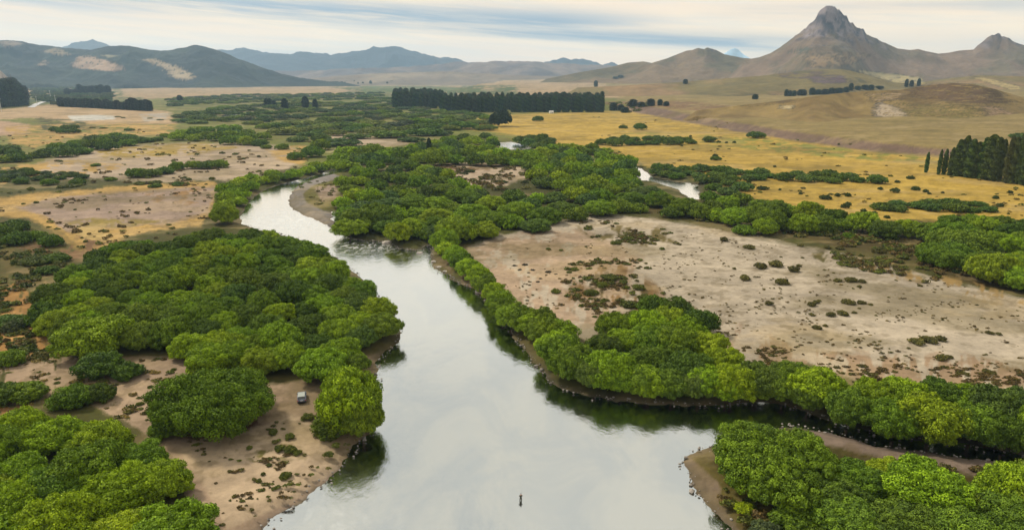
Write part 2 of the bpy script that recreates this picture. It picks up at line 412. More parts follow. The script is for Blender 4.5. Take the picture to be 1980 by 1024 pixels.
# ------------------------------------------------------------------ materials for ground and water
def terrain_material(name, fine, rock=0.0, bump=0.4):
    m = bpy.data.materials.new(name); m.use_nodes = True; t = m.node_tree; t.nodes.clear(); g = NT(t)
    tcn = g.n('ShaderNodeTexCoord').outputs['Object']
    at = g.n('ShaderNodeAttribute', attribute_name='cover').outputs['Color']
    a = g.noise(tcn, fine, 5, .7); b = g.noise(tcn, fine * .13, 4, .6); c = g.noise(tcn, fine * 3.3, 3, .7)
    v = g.m('ADD', g.step(a, .25, .75, .82, 1.14), g.step(b, .3, .7, -.10, .10))
    spk = g.step(c, .60, .74, 0, .5)
    col = g.mix(1.0, at, g.mix(0, (1, 1, 1, 1), (1, 1, 1, 1)), 'MULTIPLY')
    hs = g.n('ShaderNodeHueSaturation'); g.put(hs.inputs['Color'], at); g.put(hs.inputs['Value'], v)
    col = hs.outputs[0]
    col = g.mix(g.m('MULTIPLY', spk, .55), col, (0.075, 0.062, 0.032, 1))
    if rock: col = g.mix(g.m('MULTIPLY', g.step(a, .55, .62), .5), col, (0.20, 0.18, 0.17, 1))
    p = g.n('ShaderNodeBsdfPrincipled'); g.put(p.inputs['Base Color'], col); p.inputs['Roughness'].default_value = .95
    p.inputs['Specular IOR Level'].default_value = .12
    bm = g.n('ShaderNodeBump'); bm.inputs['Strength'].default_value = bump; bm.inputs['Distance'].default_value = .5 / fine * .4
    g.put(bm.inputs['Height'], a); t.links.new(bm.outputs[0], p.inputs['Normal'])
    o = g.n('ShaderNodeOutputMaterial'); t.links.new(p.outputs[0], o.inputs[0])
    return m


M_ground = terrain_material('ground_cover', 0.55)
M_hill = terrain_material('hill_cover', 0.045, 0, 1.0)
M_far = terrain_material('mountain_cover', 0.006, 0, .6)
M_wood = terrain_material('wooded_hill_cover', 0.03, 0, 1.0)

m = bpy.data.materials.new('river_water'); m.use_nodes = True; t = m.node_tree; t.nodes.clear(); g = NT(t)
tcn = g.n('ShaderNodeTexCoord').outputs['Object']
riff = g.n('ShaderNodeAttribute', attribute_name='riffle').outputs['Fac']
mp = g.n('ShaderNodeMapping'); t.links.new(tcn, mp.inputs[0]); mp.inputs['Scale'].default_value = (1.0, .55, 1)
na = g.noise(mp.outputs[0], .9, 4, .6); nb = g.noise(mp.outputs[0], .06, 4, .6, .8); nc = g.noise(mp.outputs[0], .45, 5, .7, .6)
p = g.n('ShaderNodeBsdfPrincipled')
foam = g.m('MULTIPLY', g.step(nc, .50, .62), riff, clamp=True)
wc = g.mix(g.step(nb, .35, .65), (0.50, 0.53, 0.535, 1), (0.58, 0.59, 0.56, 1))
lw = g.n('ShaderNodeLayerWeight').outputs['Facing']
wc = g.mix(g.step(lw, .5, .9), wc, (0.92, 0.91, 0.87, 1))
g.put(p.inputs['Base Color'], g.mix(g.m('MULTIPLY', foam, .7), wc, (0.72, 0.72, 0.70, 1)))
g.put(p.inputs['Metallic'], g.m('SUBTRACT', 1.0, g.m('MULTIPLY', foam, .6)))
g.put(p.inputs['Roughness'], g.m('ADD', g.step(nb, .3, .7, .06, .14), g.m('MULTIPLY', riff, .15)))
bm = g.n('ShaderNodeBump'); g.put(bm.inputs['Strength'], g.m('ADD', .13, g.m('MULTIPLY', riff, .28)))
bm.inputs['Distance'].default_value = .3
g.put(bm.inputs['Height'], g.m('ADD', na, g.m('MULTIPLY', nc, 1.4))); t.links.new(bm.outputs[0], p.inputs['Normal'])
o = g.n('ShaderNodeOutputMaterial'); t.links.new(p.outputs[0], o.inputs[0]); M_water = m

# ------------------------------------------------------------------ the ground sheet and the river
pys = np.concatenate([np.arange(1180, 700, -2.6), np.arange(700, 330, -1.7), np.arange(330, 172, -1.0), np.arange(172, 150, -.7)])
_, ys = plane_at(np.full(pys.shape, W_ / 2), pys, 0.0)
ys = np.concatenate([[-900, -400, -150, 0, 40], ys, [12500]])
aa = np.concatenate([np.linspace(-1.9, -.9, 24)[:-1], np.linspace(-.9, .9, 900), np.linspace(.9, 1.9, 24)[1:]])
YY, AA = np.meshgrid(ys, aa, indexing='ij'); XX = AA * np.maximum(np.abs(YY), 95.0)
x = XX.ravel(); y = YY.ravel()
sd_ = np.full(x.shape, 1e9); ins = np.zeros(x.shape, bool)
near = (y > 60) & (y < 2200) & (np.abs(x) < 1400)
xn, yn = x[near], y[near]; sn = np.full(xn.shape, 1e9); inn = np.zeros(xn.shape, bool)
for p in WATER_M:
    lo, hi = p.min(0) - 40, p.max(0) + 40
    k = (xn > lo[0]) & (xn < hi[0]) & (yn > lo[1]) & (yn < hi[1])
    sn[k] = np.minimum(sn[k], segdist(xn[k], yn[k], p)); inn |= inpoly(xn, yn, [tuple(v) for v in p])
sd_[near] = sn; ins[near] = inn
sgn = np.where(ins, -sd_, sd_) + np.where(sd_ < 60, (fbm(x / 6, y / 6, 3, 5, .65) - .5) * 4.0, 0)
bank = np.clip(sgn / 5.0, -1, 1)
zz = np.where(sgn < 0, bank * 1.6, 1.2 * sstep(sgn, 0, 5.5) + .02)
zz = zz + terrace(x, y) + np.where(sgn > 6, (fbm(x / 22, y / 22, 12, 4) - .5) * .8, 0)
qx, qy = project(x, y, zz)
qy = np.where(y < 60, 1300, qy); qx = np.where(y < 60, np.clip(x * 10 + 990, -500, 2500), qx)
cov = paint(qx, qy, OLIVE, COVER, 1)
wet = (np.clip(1 - sgn / 2.6, 0, 1) * .75)[:, None]
cov = cov * (1 - wet) + np.array(WETMUD) * wet
# tufts of dry scrub scattered over the open sand
mot = fbm(x / 46, y / 30, 61, 5, .62); fin = fbm(x / 7, y / 6, 63, 3, .6)
cov = cov * (1 + .62 * (mot - .5) + .5 * (fin - .5) * (y < 1200))[:, None]
om = (sstep(fbm(x / 60, y / 34, 66, 5, .65), .54, .66) * .42)[:, None]; cov = cov * (1 - om) + np.array(lin(126, 112, 62, K)) * om
lm = (sstep(fbm(x / 34, y / 20, 68, 5, .65), .56, .68) * .30)[:, None]; cov = cov * (1 - lm) + np.array(lin(214, 188, 140, K)) * lm
tuft = fbm(x / 3.1, y / 3.1, 41, 3, .6) * (.6 + .8 * fbm(x / 40, y / 40, 44, 3))
tw = (sstep(tuft, .58, .68) * .35 * (y < 420))[:, None]
cov = cov * (1 - tw) + np.array(lin(112, 96, 58, K)) * tw
me = mesh_np('ground', np.stack([x, y, zz], 1), grid_faces(len(ys), len(aa)), {'cover': cov}, True)
ground = tag(link('ground', me, M_ground), kind='structure')

wy = np.concatenate([np.linspace(60, 300, 140), np.linspace(304, 2000, 90)]); wa = np.linspace(-1.2, 1.2, 260)
WY, WA = np.meshgrid(wy, wa, indexing='ij'); wx_ = (WA * WY).ravel(); wy_ = WY.ravel()
bx_, by_ = project(wx_, wy_, np.zeros(wx_.shape))
def blob(cx, cy, rx, ry): return np.exp(-(((bx_ - cx) / rx) ** 2 + ((by_ - cy) / ry) ** 2))
rf = np.clip(blob(660, 1000, 100, 60) * .2 + blob(560, 430, 90, 22) * .7 + blob(700, 478, 110, 12) * .9 + blob(860, 500, 60, 18) * .3 + blob(1300, 360, 60, 20) * .4, 0, 1)
# keep water sheets only near the channels
keep = np.zeros(wx_.shape, bool)
for p in WATER_M:
    keep |= inpoly(wx_, wy_, [tuple(v) for v in p]); keep |= segdist(wx_, wy_, p) < 14
F = grid_faces(len(wy), len(wa)); F = F[keep[F].all(1)]
used = np.unique(F); remap = np.full(len(wx_), -1); remap[used] = np.arange(len(used))
me = mesh_np('river', np.stack([wx_, wy_, 0 * wx_], 1)[used], remap[F], {'riffle': rf[used]}, True)
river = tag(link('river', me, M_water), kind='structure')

# ------------------------------------------------------------------ hills and mountains
TERR = []


def ridge(name, crest, D, base_z, spread, colr, mat, cover=(), rough=.25, nscale=600., step=2.2, col2=None, rocky=None, back=1.0, seed=0, power=1.35, jag=0):
    """height field whose skyline runs through `crest` at distance D; the higher the crest, the wider its flanks"""
    cx = np.array([c[0] for c in crest], float); cy = np.array([c[1] for c in crest], float)
    rx, dy, dz = ray(cx, cy); a_ = rx / dy; s_ = dz / dy
    a = np.arange(a_.min(), a_.max(), step / FPX)
    zc = CAM_H + np.interp(a, a_, s_) * D; Dv = D * (1 + .10 * (fbm(a * 9, a * 0 + seed, seed + 3, 3) - .5))
    zc = CAM_H + (zc - CAM_H) * Dv / D
    h = np.maximum(zc - base_z, 1.0)
    if jag: zc = zc + (fbm(a * D / (D * .012), a * 0 + 1.7, seed + 51, 4, .6) - .5) * jag; h = np.maximum(zc - base_z, 1.0)
    if rocky is not None:
        w = sstep(zc, rocky[0], rocky[1]); zc = zc + w * (fbm(a * D / 16, a * 0 + 3.3, seed + 50, 4, .65) - .5) * 26; h = np.maximum(zc - base_z, 1.0)
    hw = h * spread; wmax = hw.max()
    nv = 90; v = np.concatenate([-np.linspace(1, 0, nv) ** 1.15, np.linspace(0, 1, 24)[1:] * back])
    V, A = np.meshgrid(v, a, indexing='ij'); H2 = np.broadcast_to(h, V.shape)
    off = V * wmax
    hwS = np.convolve(np.pad(hw, 20, 'edge'), np.ones(41) / 41, 'valid')
    Y_ = np.broadcast_to(Dv, V.shape) + off; X_ = A * Y_
    wob = 1 + .5 * (fbm(X_ / nscale / 1.5, Y_ / nscale / 1.5, seed + 9, 3) - .5)
    u = np.clip(np.abs(off) / (hwS[None, :] * wob), 0, 1)
    n = ridged(X_ / nscale, Y_ / nscale, seed, 5) - .45
    hs_ = np.convolve(np.pad(h, 30, 'edge'), np.ones(61) / 61, 'valid')[None, :]
    wk = np.exp(-(u / .10) ** 2); H2 = H2 * wk + hs_ * (1 - wk)
    Z_ = base_z + H2 * (1 - u) ** power + n * H2 * rough * np.minimum(u * 5, 1) * (1 - u * .6)
    edge = np.clip(np.minimum(np.arange(len(a)), np.arange(len(a))[::-1]) / 25.0, 0, 1)[None, :]
    Z_ = np.where(u >= 1, -12.0, Z_ * edge - 12 * (1 - edge))
    if rocky is not None:
        wz = sstep(Z_, rocky[0] - 30, rocky[1]); Z_ = Z_ + wz * (ridged(X_ / 75, Y_ / 75, seed + 60, 4) - .5) * 46 * np.minimum(u * 8, 1)
    # nothing in front may rise above the line of sight to the crest
    lim = CAM_H + (zc - CAM_H)[None, :] / Dv[None, :] * Y_
    Z_ = np.where(off < 0, np.minimum(Z_, lim - .002 * np.abs(off)), Z_)
    xr, yr, zr = X_.ravel(), Y_.ravel(), Z_.ravel()
    px, py = project(xr, yr, zr)
    c = np.broadcast_to(np.array(colr), (len(xr), 3)).copy()
    if col2 is not None:
        w = sstep(fbm(xr / nscale * 1.3, yr / nscale * 1.3, seed + 21, 5, .6), .42, .60)[:, None]; c = c * (1 - w) + np.array(col2) * w
    if rocky is not None:
        lo, hi, rc, rc2 = rocky
        nn = fbm(xr / 60, yr / 60 + zr / 40, seed + 33, 4, .65)
        w = sstep(zr + (nn - .5) * 260, lo, hi)[:, None]
        rk = sstep(fbm(xr / 28, zr / 45, seed + 35, 4, .6), .4, .62)[:, None]
        c = c * (1 - w) + (np.array(rc) * (1 - rk) + np.array(rc2) * rk) * w
    c = c * (1 + .7 * (fbm(xr / nscale * 5, yr / nscale * 5, seed + 70, 5, .65) - .5))[:, None]
    if len(cover):
        pc = paint(px, py, (0, 0, 0), cover, seed); w = (pc.sum(1) > .02)[:, None]
        pw = np.clip(pc.sum(1) / .12, 0, 1)[:, None]; c = np.where(w, c * (1 - pw) + pc * pw, c)
    me = mesh_np(name, np.stack([xr, yr, zr], 1), grid_faces(len(v), len(a)), {'cover': c}, True)
    o = tag(link(name, me, mat), kind='structure'); TERR.append(o)
    return o


ROCK, ROCK2 = lin(72, 68, 80, K), lin(158, 144, 146, K)
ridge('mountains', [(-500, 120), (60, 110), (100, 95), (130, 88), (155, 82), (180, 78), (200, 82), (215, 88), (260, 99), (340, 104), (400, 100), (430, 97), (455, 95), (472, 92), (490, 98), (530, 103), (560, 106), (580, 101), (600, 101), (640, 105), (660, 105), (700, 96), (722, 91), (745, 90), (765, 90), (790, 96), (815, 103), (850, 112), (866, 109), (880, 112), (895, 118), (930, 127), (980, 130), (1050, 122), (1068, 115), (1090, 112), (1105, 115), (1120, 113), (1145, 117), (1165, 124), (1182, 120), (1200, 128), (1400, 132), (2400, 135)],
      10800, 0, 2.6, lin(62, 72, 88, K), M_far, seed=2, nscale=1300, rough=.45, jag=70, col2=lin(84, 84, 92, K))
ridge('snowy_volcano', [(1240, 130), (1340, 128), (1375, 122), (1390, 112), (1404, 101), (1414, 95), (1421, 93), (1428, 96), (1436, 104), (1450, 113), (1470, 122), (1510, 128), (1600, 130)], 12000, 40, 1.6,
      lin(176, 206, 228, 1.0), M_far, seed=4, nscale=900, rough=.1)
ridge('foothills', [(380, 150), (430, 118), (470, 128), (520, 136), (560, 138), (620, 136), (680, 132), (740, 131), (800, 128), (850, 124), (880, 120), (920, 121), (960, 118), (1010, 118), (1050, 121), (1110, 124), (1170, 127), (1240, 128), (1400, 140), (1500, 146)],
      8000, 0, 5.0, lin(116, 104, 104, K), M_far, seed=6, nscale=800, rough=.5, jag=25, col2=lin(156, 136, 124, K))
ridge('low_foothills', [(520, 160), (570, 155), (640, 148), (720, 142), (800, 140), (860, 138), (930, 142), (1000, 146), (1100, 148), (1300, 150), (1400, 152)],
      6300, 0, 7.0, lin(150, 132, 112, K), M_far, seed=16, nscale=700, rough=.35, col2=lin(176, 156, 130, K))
ridge('wooded_hills', [(-700, 70), (-300, 72), (-100, 76), (0, 78), (25, 78), (45, 81), (80, 88), (130, 92), (165, 97), (182, 95), (200, 91), (225, 88), (250, 89), (280, 95), (310, 98), (335, 96), (355, 92), (375, 87), (390, 88), (410, 94), (440, 105), (470, 117), (510, 131), (545, 143), (580, 151), (640, 157), (720, 159)],
      5200, 0, 3.6, lin(30, 42, 42, K), M_wood, HILL_COVER[:6], seed=8, nscale=420, rough=.55, jag=16, col2=lin(52, 64, 52, K))
ridge('bare_slope', [(-400, 100), (-60, 122), (0, 134), (20, 141), (44, 153), (60, 158)], 3300, 0, 4, lin(178, 156, 132, K), M_hill, seed=10, nscale=300, rough=.15)
ridge('rocky_hill', [(1000, 162), (1060, 152), (1120, 140), (1180, 130), (1215, 121), (1245, 119), (1260, 122), (1290, 113), (1315, 103), (1328, 98), (1338, 97), (1350, 93), (1362, 95), (1368, 92), (1385, 97), (1400, 105), (1435, 112), (1480, 116), (1560, 125)],
      4500, 0, 4.5, lin(150, 126, 96, K), M_hill, seed=12, nscale=330, rough=.33, col2=lin(124, 112, 80, K), rocky=(215, 300, ROCK, lin(164, 136, 124, K)))
ridge('pointed_mountain', [(1380, 128), (1440, 116), (1468, 111), (1490, 103), (1508, 92), (1524, 80), (1540, 68), (1553, 58), (1562, 50), (1574, 41), (1580, 32), (1583, 23), (1589, 16), (1596, 12), (1604, 12), (1612, 14), (1622, 21), (1632, 29), (1637, 31), (1640, 39), (1652, 48), (1664, 57), (1670, 56), (1673, 63), (1690, 73), (1712, 83), (1735, 94), (1760, 97), (1775, 95), (1790, 99), (1815, 104), (1835, 102), (1855, 98), (1883, 96), (1890, 88), (1902, 79), (1912, 71), (1925, 66), (1931, 63), (1936, 68), (1950, 74), (1965, 83), (1990, 90), (2060, 100), (2200, 112), (2700, 125)],
      3900, 0, 3.3, lin(152, 128, 106, K), M_hill, HILL_COVER[6:], seed=14, nscale=360, rough=.34, col2=lin(130, 116, 90, K), rocky=(200, 330, ROCK, ROCK2), power=1.5)
ridge('long_hill', [(1060, 172), (1200, 166), (1300, 160), (1400, 152), (1470, 147), (1540, 138), (1590, 134), (1625, 134), (1650, 138), (1690, 148), (1730, 158), (1780, 160), (1830, 152), (1890, 146), (1990, 148), (2200, 150), (2600, 158)],
      2300, 14, 7.0, lin(172, 142, 102, K), M_hill, HILL_COVER[6:], seed=18, nscale=260, rough=.30, col2=lin(140, 126, 80, K))
ridge('round_hill', [(1290, 222), (1360, 212), (1420, 205), (1500, 196), (1560, 188), (1620, 181), (1660, 177), (1700, 175), (1740, 174), (1775, 168), (1810, 163), (1845, 161), (1880, 163), (1915, 170), (1950, 180), (1990, 192), (2060, 205), (2200, 215), (2500, 235)],
      1130, 9, 5.2, lin(164, 140, 88, K), M_hill, HILL_COVER[6:], seed=20, nscale=120, rough=.16, col2=lin(146, 122, 78, K), power=1.6)

ALLT = [ground] + TERR
_tr = []
for o_ in ALLT:
    vs = np.empty(len(o_.data.vertices) * 3, np.float32); o_.data.vertices.foreach_get('co', vs); vs = vs.reshape(-1, 3)
    fs = np.empty(len(o_.data.loops), np.int32); o_.data.loops.foreach_get('vertex_index', fs)
    _tr.append(BVHTree.FromPolygons(vs.tolist(), fs.reshape(-1, 4).tolist()))


def hit(px, py):
    dx, dy, dz = ray(px, py); d = Vector((float(dx), float(dy), float(dz))).normalized(); best = None
    for b in _tr:
        r = b.ray_cast(Vector((0, 0, CAM_H)), d)
        if r[0] is not None and (best is None or r[3] < best[1]): best = (r[0], r[3])
    return best[0] if best else Vector((0, 5000, 0))



# ------------------------------------------------------------------ foliage materials
def foliage_material(name, per_object=True, trans=.08, dark=(0.50, 0.60, 0.6)):
    m = bpy.data.materials.new(name); m.use_nodes = True; t = m.node_tree; t.nodes.clear(); g = NT(t)
    if per_object: tint = g.n('ShaderNodeObjectInfo').outputs['Color']
    else: tint = g.n('ShaderNodeAttribute', attribute_name='tint').outputs['Color']
    tone = g.n('ShaderNodeAttribute', attribute_name='tone').outputs['Fac']
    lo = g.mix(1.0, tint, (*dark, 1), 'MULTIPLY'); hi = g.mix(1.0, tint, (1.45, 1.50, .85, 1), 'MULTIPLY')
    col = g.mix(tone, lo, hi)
    p = g.n('ShaderNodeBsdfPrincipled'); g.put(p.inputs['Base Color'], col); p.inputs['Roughness'].default_value = .65
    p.inputs['Specular IOR Level'].default_value = .18
    tr = g.n('ShaderNodeBsdfTranslucent'); g.put(tr.inputs[0], g.mix(1.0, col, (1.15, 1.25, .5, 1), 'MULTIPLY'))
    mx = g.n('ShaderNodeMixShader'); mx.inputs[0].default_value = trans
    t.links.new(p.outputs[0], mx.inputs[1]); t.links.new(tr.outputs[0], mx.inputs[2])
    o = g.n('ShaderNodeOutputMaterial'); t.links.new(mx.outputs[0], o.inputs[0])
    return m


M_leaf = foliage_material('willow_foliage'); M_leaf_far = foliage_material('far_willow_foliage', False)
M_shrub = foliage_material('shrub_foliage', True, .12); M_scrub = foliage_material('scrub_foliage', False, .1)
M_needle = foliage_material('dark_foliage', True, .06, (.6, .65, .65)); M_needle_far = foliage_material('far_dark_foliage', False, .06)


def simple_material(name, col, rough=.6, metal=0., spec=.4, noise=0., scale=6.):
    m = bpy.data.materials.new(name); m.use_nodes = True; t = m.node_tree; g = NT(t); p = t.nodes['Principled BSDF']
    p.inputs['Roughness'].default_value = rough; p.inputs['Metallic'].default_value = metal
    p.inputs['Specular IOR Level'].default_value = spec
    tcn = g.n('ShaderNodeTexCoord').outputs['Object']; n = g.noise(tcn, scale, 4, .6)
    k = max(noise, .04)
    g.put(p.inputs['Base Color'], g.mix(g.step(n, .3, .7), tuple(c * (1 - k) for c in col) + (1,), tuple(min(1, c * (1 + k)) for c in col) + (1,)))
    return m


M_bark = simple_material('bark', (.12, .09, .06), .9, 0, .1, .4)

# ------------------------------------------------------------------ crowns and trunks
def leaves(rng, cen, rad, nrm_out, size, jit, elong=1.5):
    """quads of size `size` on directions nrm_out around centres"""
    n = len(cen); nr = nrm_out + rng.normal(0, jit, (n, 3)); nr /= np.linalg.norm(nr, axis=1)[:, None]
    r = rng.normal(0, 1, (n, 3)); t1 = np.cross(nr, r); t1 /= np.linalg.norm(t1, axis=1)[:, None] + 1e-9; t2 = np.cross(nr, t1)
    s = size * rng.uniform(.7, 1.3, (n, 1)) * .5; a = t1 * s * elong; b = t2 * s
    p = cen + nrm_out * rad
    bend = nr * s * .35
    v = np.stack([p - a - bend, p - b * .9 + bend * .3, p + a - bend, p + b * .9 + bend * .3], 1)
    return v.reshape(-1, 3)


def crown_np(seed, R, h, puff, npuff, nleaf, leaf, low=-.45, lobes=3, jit=.32, zc=.47, ncore=.64):
    rng = np.random.default_rng(seed)
    ph = rng.uniform(0, 6.28, 8)
    def rad(d):
        th = np.arctan2(d[:, 1], d[:, 0])
        return 1 + .09 * np.sin(lobes * th + ph[0]) + .06 * np.sin((lobes + 2) * th + ph[1] + d[:, 2] * 3) + .06 * np.sin(d[:, 2] * 5 + ph[2] + th)
    cs = []; tries = 0; mind = puff * 1.25
    while len(cs) < npuff and tries < npuff * 40:
        tries += 1
        d = rng.normal(0, 1, 3); d /= np.linalg.norm(d)
        if d[2] < low: continue
        k = rad(d[None])[0] * rng.uniform(.74, 1.04)
        c = np.array([d[0] * (R - puff * .7) * k, d[1] * (R - puff * .7) * k, h * zc + d[2] * (h * (1 - zc) - puff * .5) * k])
        if d[2] < 0: c[2] = max(c[2], puff * .6)
        if cs and np.min(np.linalg.norm(np.array([q_[0] for q_ in cs]) - c, axis=1)) < mind * (1 if tries < npuff * 15 else .7): continue
        cs.append((c, d))
    V = []; T = []
    for c, d in cs:
        pr = puff * rng.uniform(.7, 1.25); o = rng.normal(0, 1, (nleaf * 2, 3)); o /= np.linalg.norm(o, axis=1)[:, None]
        bias = d * .6 + np.array([0, 0, .5])
        o = o[(o @ bias) > -.35][:nleaf]
        k = len(o); wob = 1 + .22 * np.sin(o[:, 0] * 5 + ph[3]) * np.cos(o[:, 1] * 5 + ph[4])
        cen = np.repeat(c[None], k, 0)
        V.append(leaves(rng, cen, (pr * wob * rng.uniform(.72, 1.06, k))[:, None], o * np.array([1, 1, .85]), leaf, jit))
        tp = rng.uniform(.1, .8)
        T.append(np.repeat(np.clip(tp + rng.normal(0, .26, k), 0, 1), 4))
    V = np.concatenate(V); T = np.concatenate(T)
    # the dense inside of the crown
    nu, nv_ = 14, 8
    U, Vv = np.meshgrid(np.linspace(0, 2 * np.pi, nu, endpoint=False), np.linspace(-.9, 1.5, nv_), indexing='ij')
    dd = np.stack([np.cos(U) * np.cos(Vv), np.sin(U) * np.cos(Vv), np.sin(Vv)], -1).reshape(-1, 3); kk = rad(dd)[:, None] * ncore
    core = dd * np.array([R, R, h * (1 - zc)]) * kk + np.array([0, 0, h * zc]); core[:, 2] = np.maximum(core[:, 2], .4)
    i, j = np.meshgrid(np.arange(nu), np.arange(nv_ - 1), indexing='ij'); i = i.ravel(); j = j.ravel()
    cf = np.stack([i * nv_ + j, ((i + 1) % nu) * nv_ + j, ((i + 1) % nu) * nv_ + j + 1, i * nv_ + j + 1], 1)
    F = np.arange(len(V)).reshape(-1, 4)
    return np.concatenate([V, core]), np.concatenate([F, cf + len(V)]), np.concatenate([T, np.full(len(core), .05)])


def column_np(seed, R, h, n, leaf, taper=1.2, base=.06, jit=.6, conifer=False, pw=.42):
    rng = np.random.default_rng(seed)
    z = rng.uniform(0, 1, n) ** (.85); th = rng.uniform(0, 2 * np.pi, n)
    prof = (np.sin(np.pi * np.clip(z * .92 + .08, 0, 1) ** .8) ** pw if not conifer else (1 - z) ** .8 * (.75 + .25 * np.abs(np.sin(z * 34 + th))))
    ph = rng.uniform(0, 6.28, 3)
    cl = 1 + .22 * np.sin(z * 23 + ph[0] + 2 * th) * np.sin(3 * th + ph[1]) + .12 * np.sin(z * 51 + ph[2])
    r = R * prof * cl * rng.uniform(.75, 1.05, n)
    o = np.stack([np.cos(th), np.sin(th), np.full(n, .35)], 1); o /= np.linalg.norm(o, axis=1)[:, None]
    cen = np.stack([np.cos(th) * r, np.sin(th) * r, h * (base + (1 - base) * z)], 1)
    V = leaves(rng, cen, np.zeros((n, 1)), o, leaf, jit, 1.8)
    T = np.repeat(np.clip(.4 + .35 * np.sin(z * 23 + ph[0] + 2 * th) + rng.normal(0, .15, n), 0, 1), 4)
    nu, nv_ = 8, 9; U, Z_ = np.meshgrid(np.linspace(0, 2 * np.pi, nu, endpoint=False), np.linspace(0, 1, nv_), indexing='ij')
    pr = (np.sin(np.pi * np.clip(Z_ * .92 + .08, 0, 1) ** .8) ** pw if not conifer else (1 - Z_) ** .8) * R * .72
    core = np.stack([np.cos(U) * pr, np.sin(U) * pr, h * (base + (1 - base) * Z_ * .96)], -1).reshape(-1, 3)
    i, j = np.meshgrid(np.arange(nu), np.arange(nv_ - 1), indexing='ij'); i = i.ravel(); j = j.ravel()
    cf = np.stack([i * nv_ + j, ((i + 1) % nu) * nv_ + j, ((i + 1) % nu) * nv_ + j + 1, i * nv_ + j + 1], 1)
    return np.concatenate([V, core]), np.concatenate([np.arange(len(V)).reshape(-1, 4), cf + len(V)]), np.concatenate([T, np.full(len(core), .05)])


def trunk_mesh(name, seed, h, r, limbs, spread):
    rng = random.Random(seed); V = []; F = []
    def tube(pts, r0, r1, k=6):
        b = len(V)
        for i, p in enumerate(pts):
            rr = r0 + (r1 - r0) * i / (len(pts) - 1)
            d = (pts[min(i + 1, len(pts) - 1)] - pts[max(i - 1, 0)]).normalized(); s = d.cross(Vector((.3, 1, .1))).normalized(); t_ = d.cross(s)
            for j in range(k):
                a = 6.2832 * j / k; V.append(tuple(p + s * math.cos(a) * rr + t_ * math.sin(a) * rr))
        for i in range(len(pts) - 1):
            for j in range(k): F.append((b + i * k + j, b + i * k + (j + 1) % k, b + (i + 1) * k + (j + 1) % k, b + (i + 1) * k + j))
    top = Vector((rng.uniform(-.3, .3), rng.uniform(-.3, .3), h * .45))
    tube([Vector((0, 0, -.6)), Vector((.05, 0, h * .15)), top], r * 1.3, r * .7)
    for i in range(limbs):
        a = 6.2832 * i / limbs + rng.uniform(-.4, .4); z0 = h * rng.uniform(.08, .4); e = spread * rng.uniform(.5, .85)
        p0 = Vector((0, 0, z0)); p2 = Vector((math.cos(a) * e, math.sin(a) * e, z0 + h * rng.uniform(.2, .42)))
        tube([p0, (p0 + p2) / 2 + Vector((0, 0, h * .05)), p2], r * .55, r * .15, 5)
    return mesh_np(name, V, F)


def variants(n, fn, name, mat):
    out = []
    for i in range(n):
        v, f, t_ = fn(i); me = mesh_np(name, v, f, {'tone': t_}); me.materials.append(mat); out.append((me, (v, f, t_)))
    return out


VAR = {
    'broad': variants(4, lambda i: crown_np(10 + i, 12.5, 11.5, 1.45, 250, 260, .31), 'broad_crown', M_leaf),
    'medium': variants(6, lambda i: crown_np(30 + i, 7.2, 9.0, 1.28, 112, 230, .32, lobes=2 + i % 3), 'round_crown', M_leaf),
    'small': variants(5, lambda i: crown_np(50 + i, 4.6, 6.4, 1.0, 58, 190, .27, lobes=2 + i % 3), 'small_crown', M_leaf),
    'far': variants(6, lambda i: crown_np(70 + i, 9.0, 8.5, 1.8, 62, 44, .85, lobes=2 + i % 3), 'far_crown', M_leaf),
    'shrub': variants(6, lambda i: crown_np(90 + i, 2.0, 1.9, .55, 26, 50, .26, low=-.2, lobes=2 + i % 4, zc=.35), 'shrub_crown', M_shrub),
    'dark': variants(4, lambda i: crown_np(110 + i, 5.0, 6.5, 1.05, 66, 130, .34, lobes=2 + i % 3), 'dark_crown', M_shrub),
    'tuft': variants(4, lambda i: crown_np(130 + i, 1.0, .75, .35, 8, 12, .30, low=0, zc=.3), 'tuft', M_scrub),
    'poplar': variants(5, lambda i: column_np(150 + i, 2.9, 30, 5200, .6, base=.02, pw=.36), 'poplar_crown', M_needle),
    'pine': variants(5, lambda i: column_np(170 + i, 4.2, 30, 2600, .9, base=.02, pw=.24), 'pine_crown', M_needle),
}
TRUNK = {
    'broad': (trunk_mesh('trunk', 1, 11, .55, 9, 9), M_bark), 'medium': (trunk_mesh('trunk', 2, 9, .35, 6, 5), M_bark),
    'small': (trunk_mesh('trunk', 3, 6, .22, 5, 3), M_bark), 'far': (trunk_mesh('trunk', 4, 8, .4, 4, 5), M_bark),
    'shrub': (trunk_mesh('stem', 5, 1.6, .05, 4, .9), M_bark), 'dark': (trunk_mesh('trunk', 6, 6, .22, 5, 3), M_bark),
    'poplar': (trunk_mesh('trunk', 7, 56, .45, 3, 1.0), M_bark), 'pine': (trunk_mesh('trunk', 8, 56, .40, 3, 1.5), M_bark),
}
for me_, mm in TRUNK.values(): me_.materials.append(mm)
BASE_R = dict(broad=12.5, medium=7.2, small=4.6, far=9.0, shrub=2.0, dark=5.0, tuft=1.0, poplar=2.9, pine=4.2)
BASE_H = dict(broad=11.5, medium=9.0, small=6.4, far=8.5, shrub=1.9, dark=6.5, tuft=.75, poplar=30, pine=30)


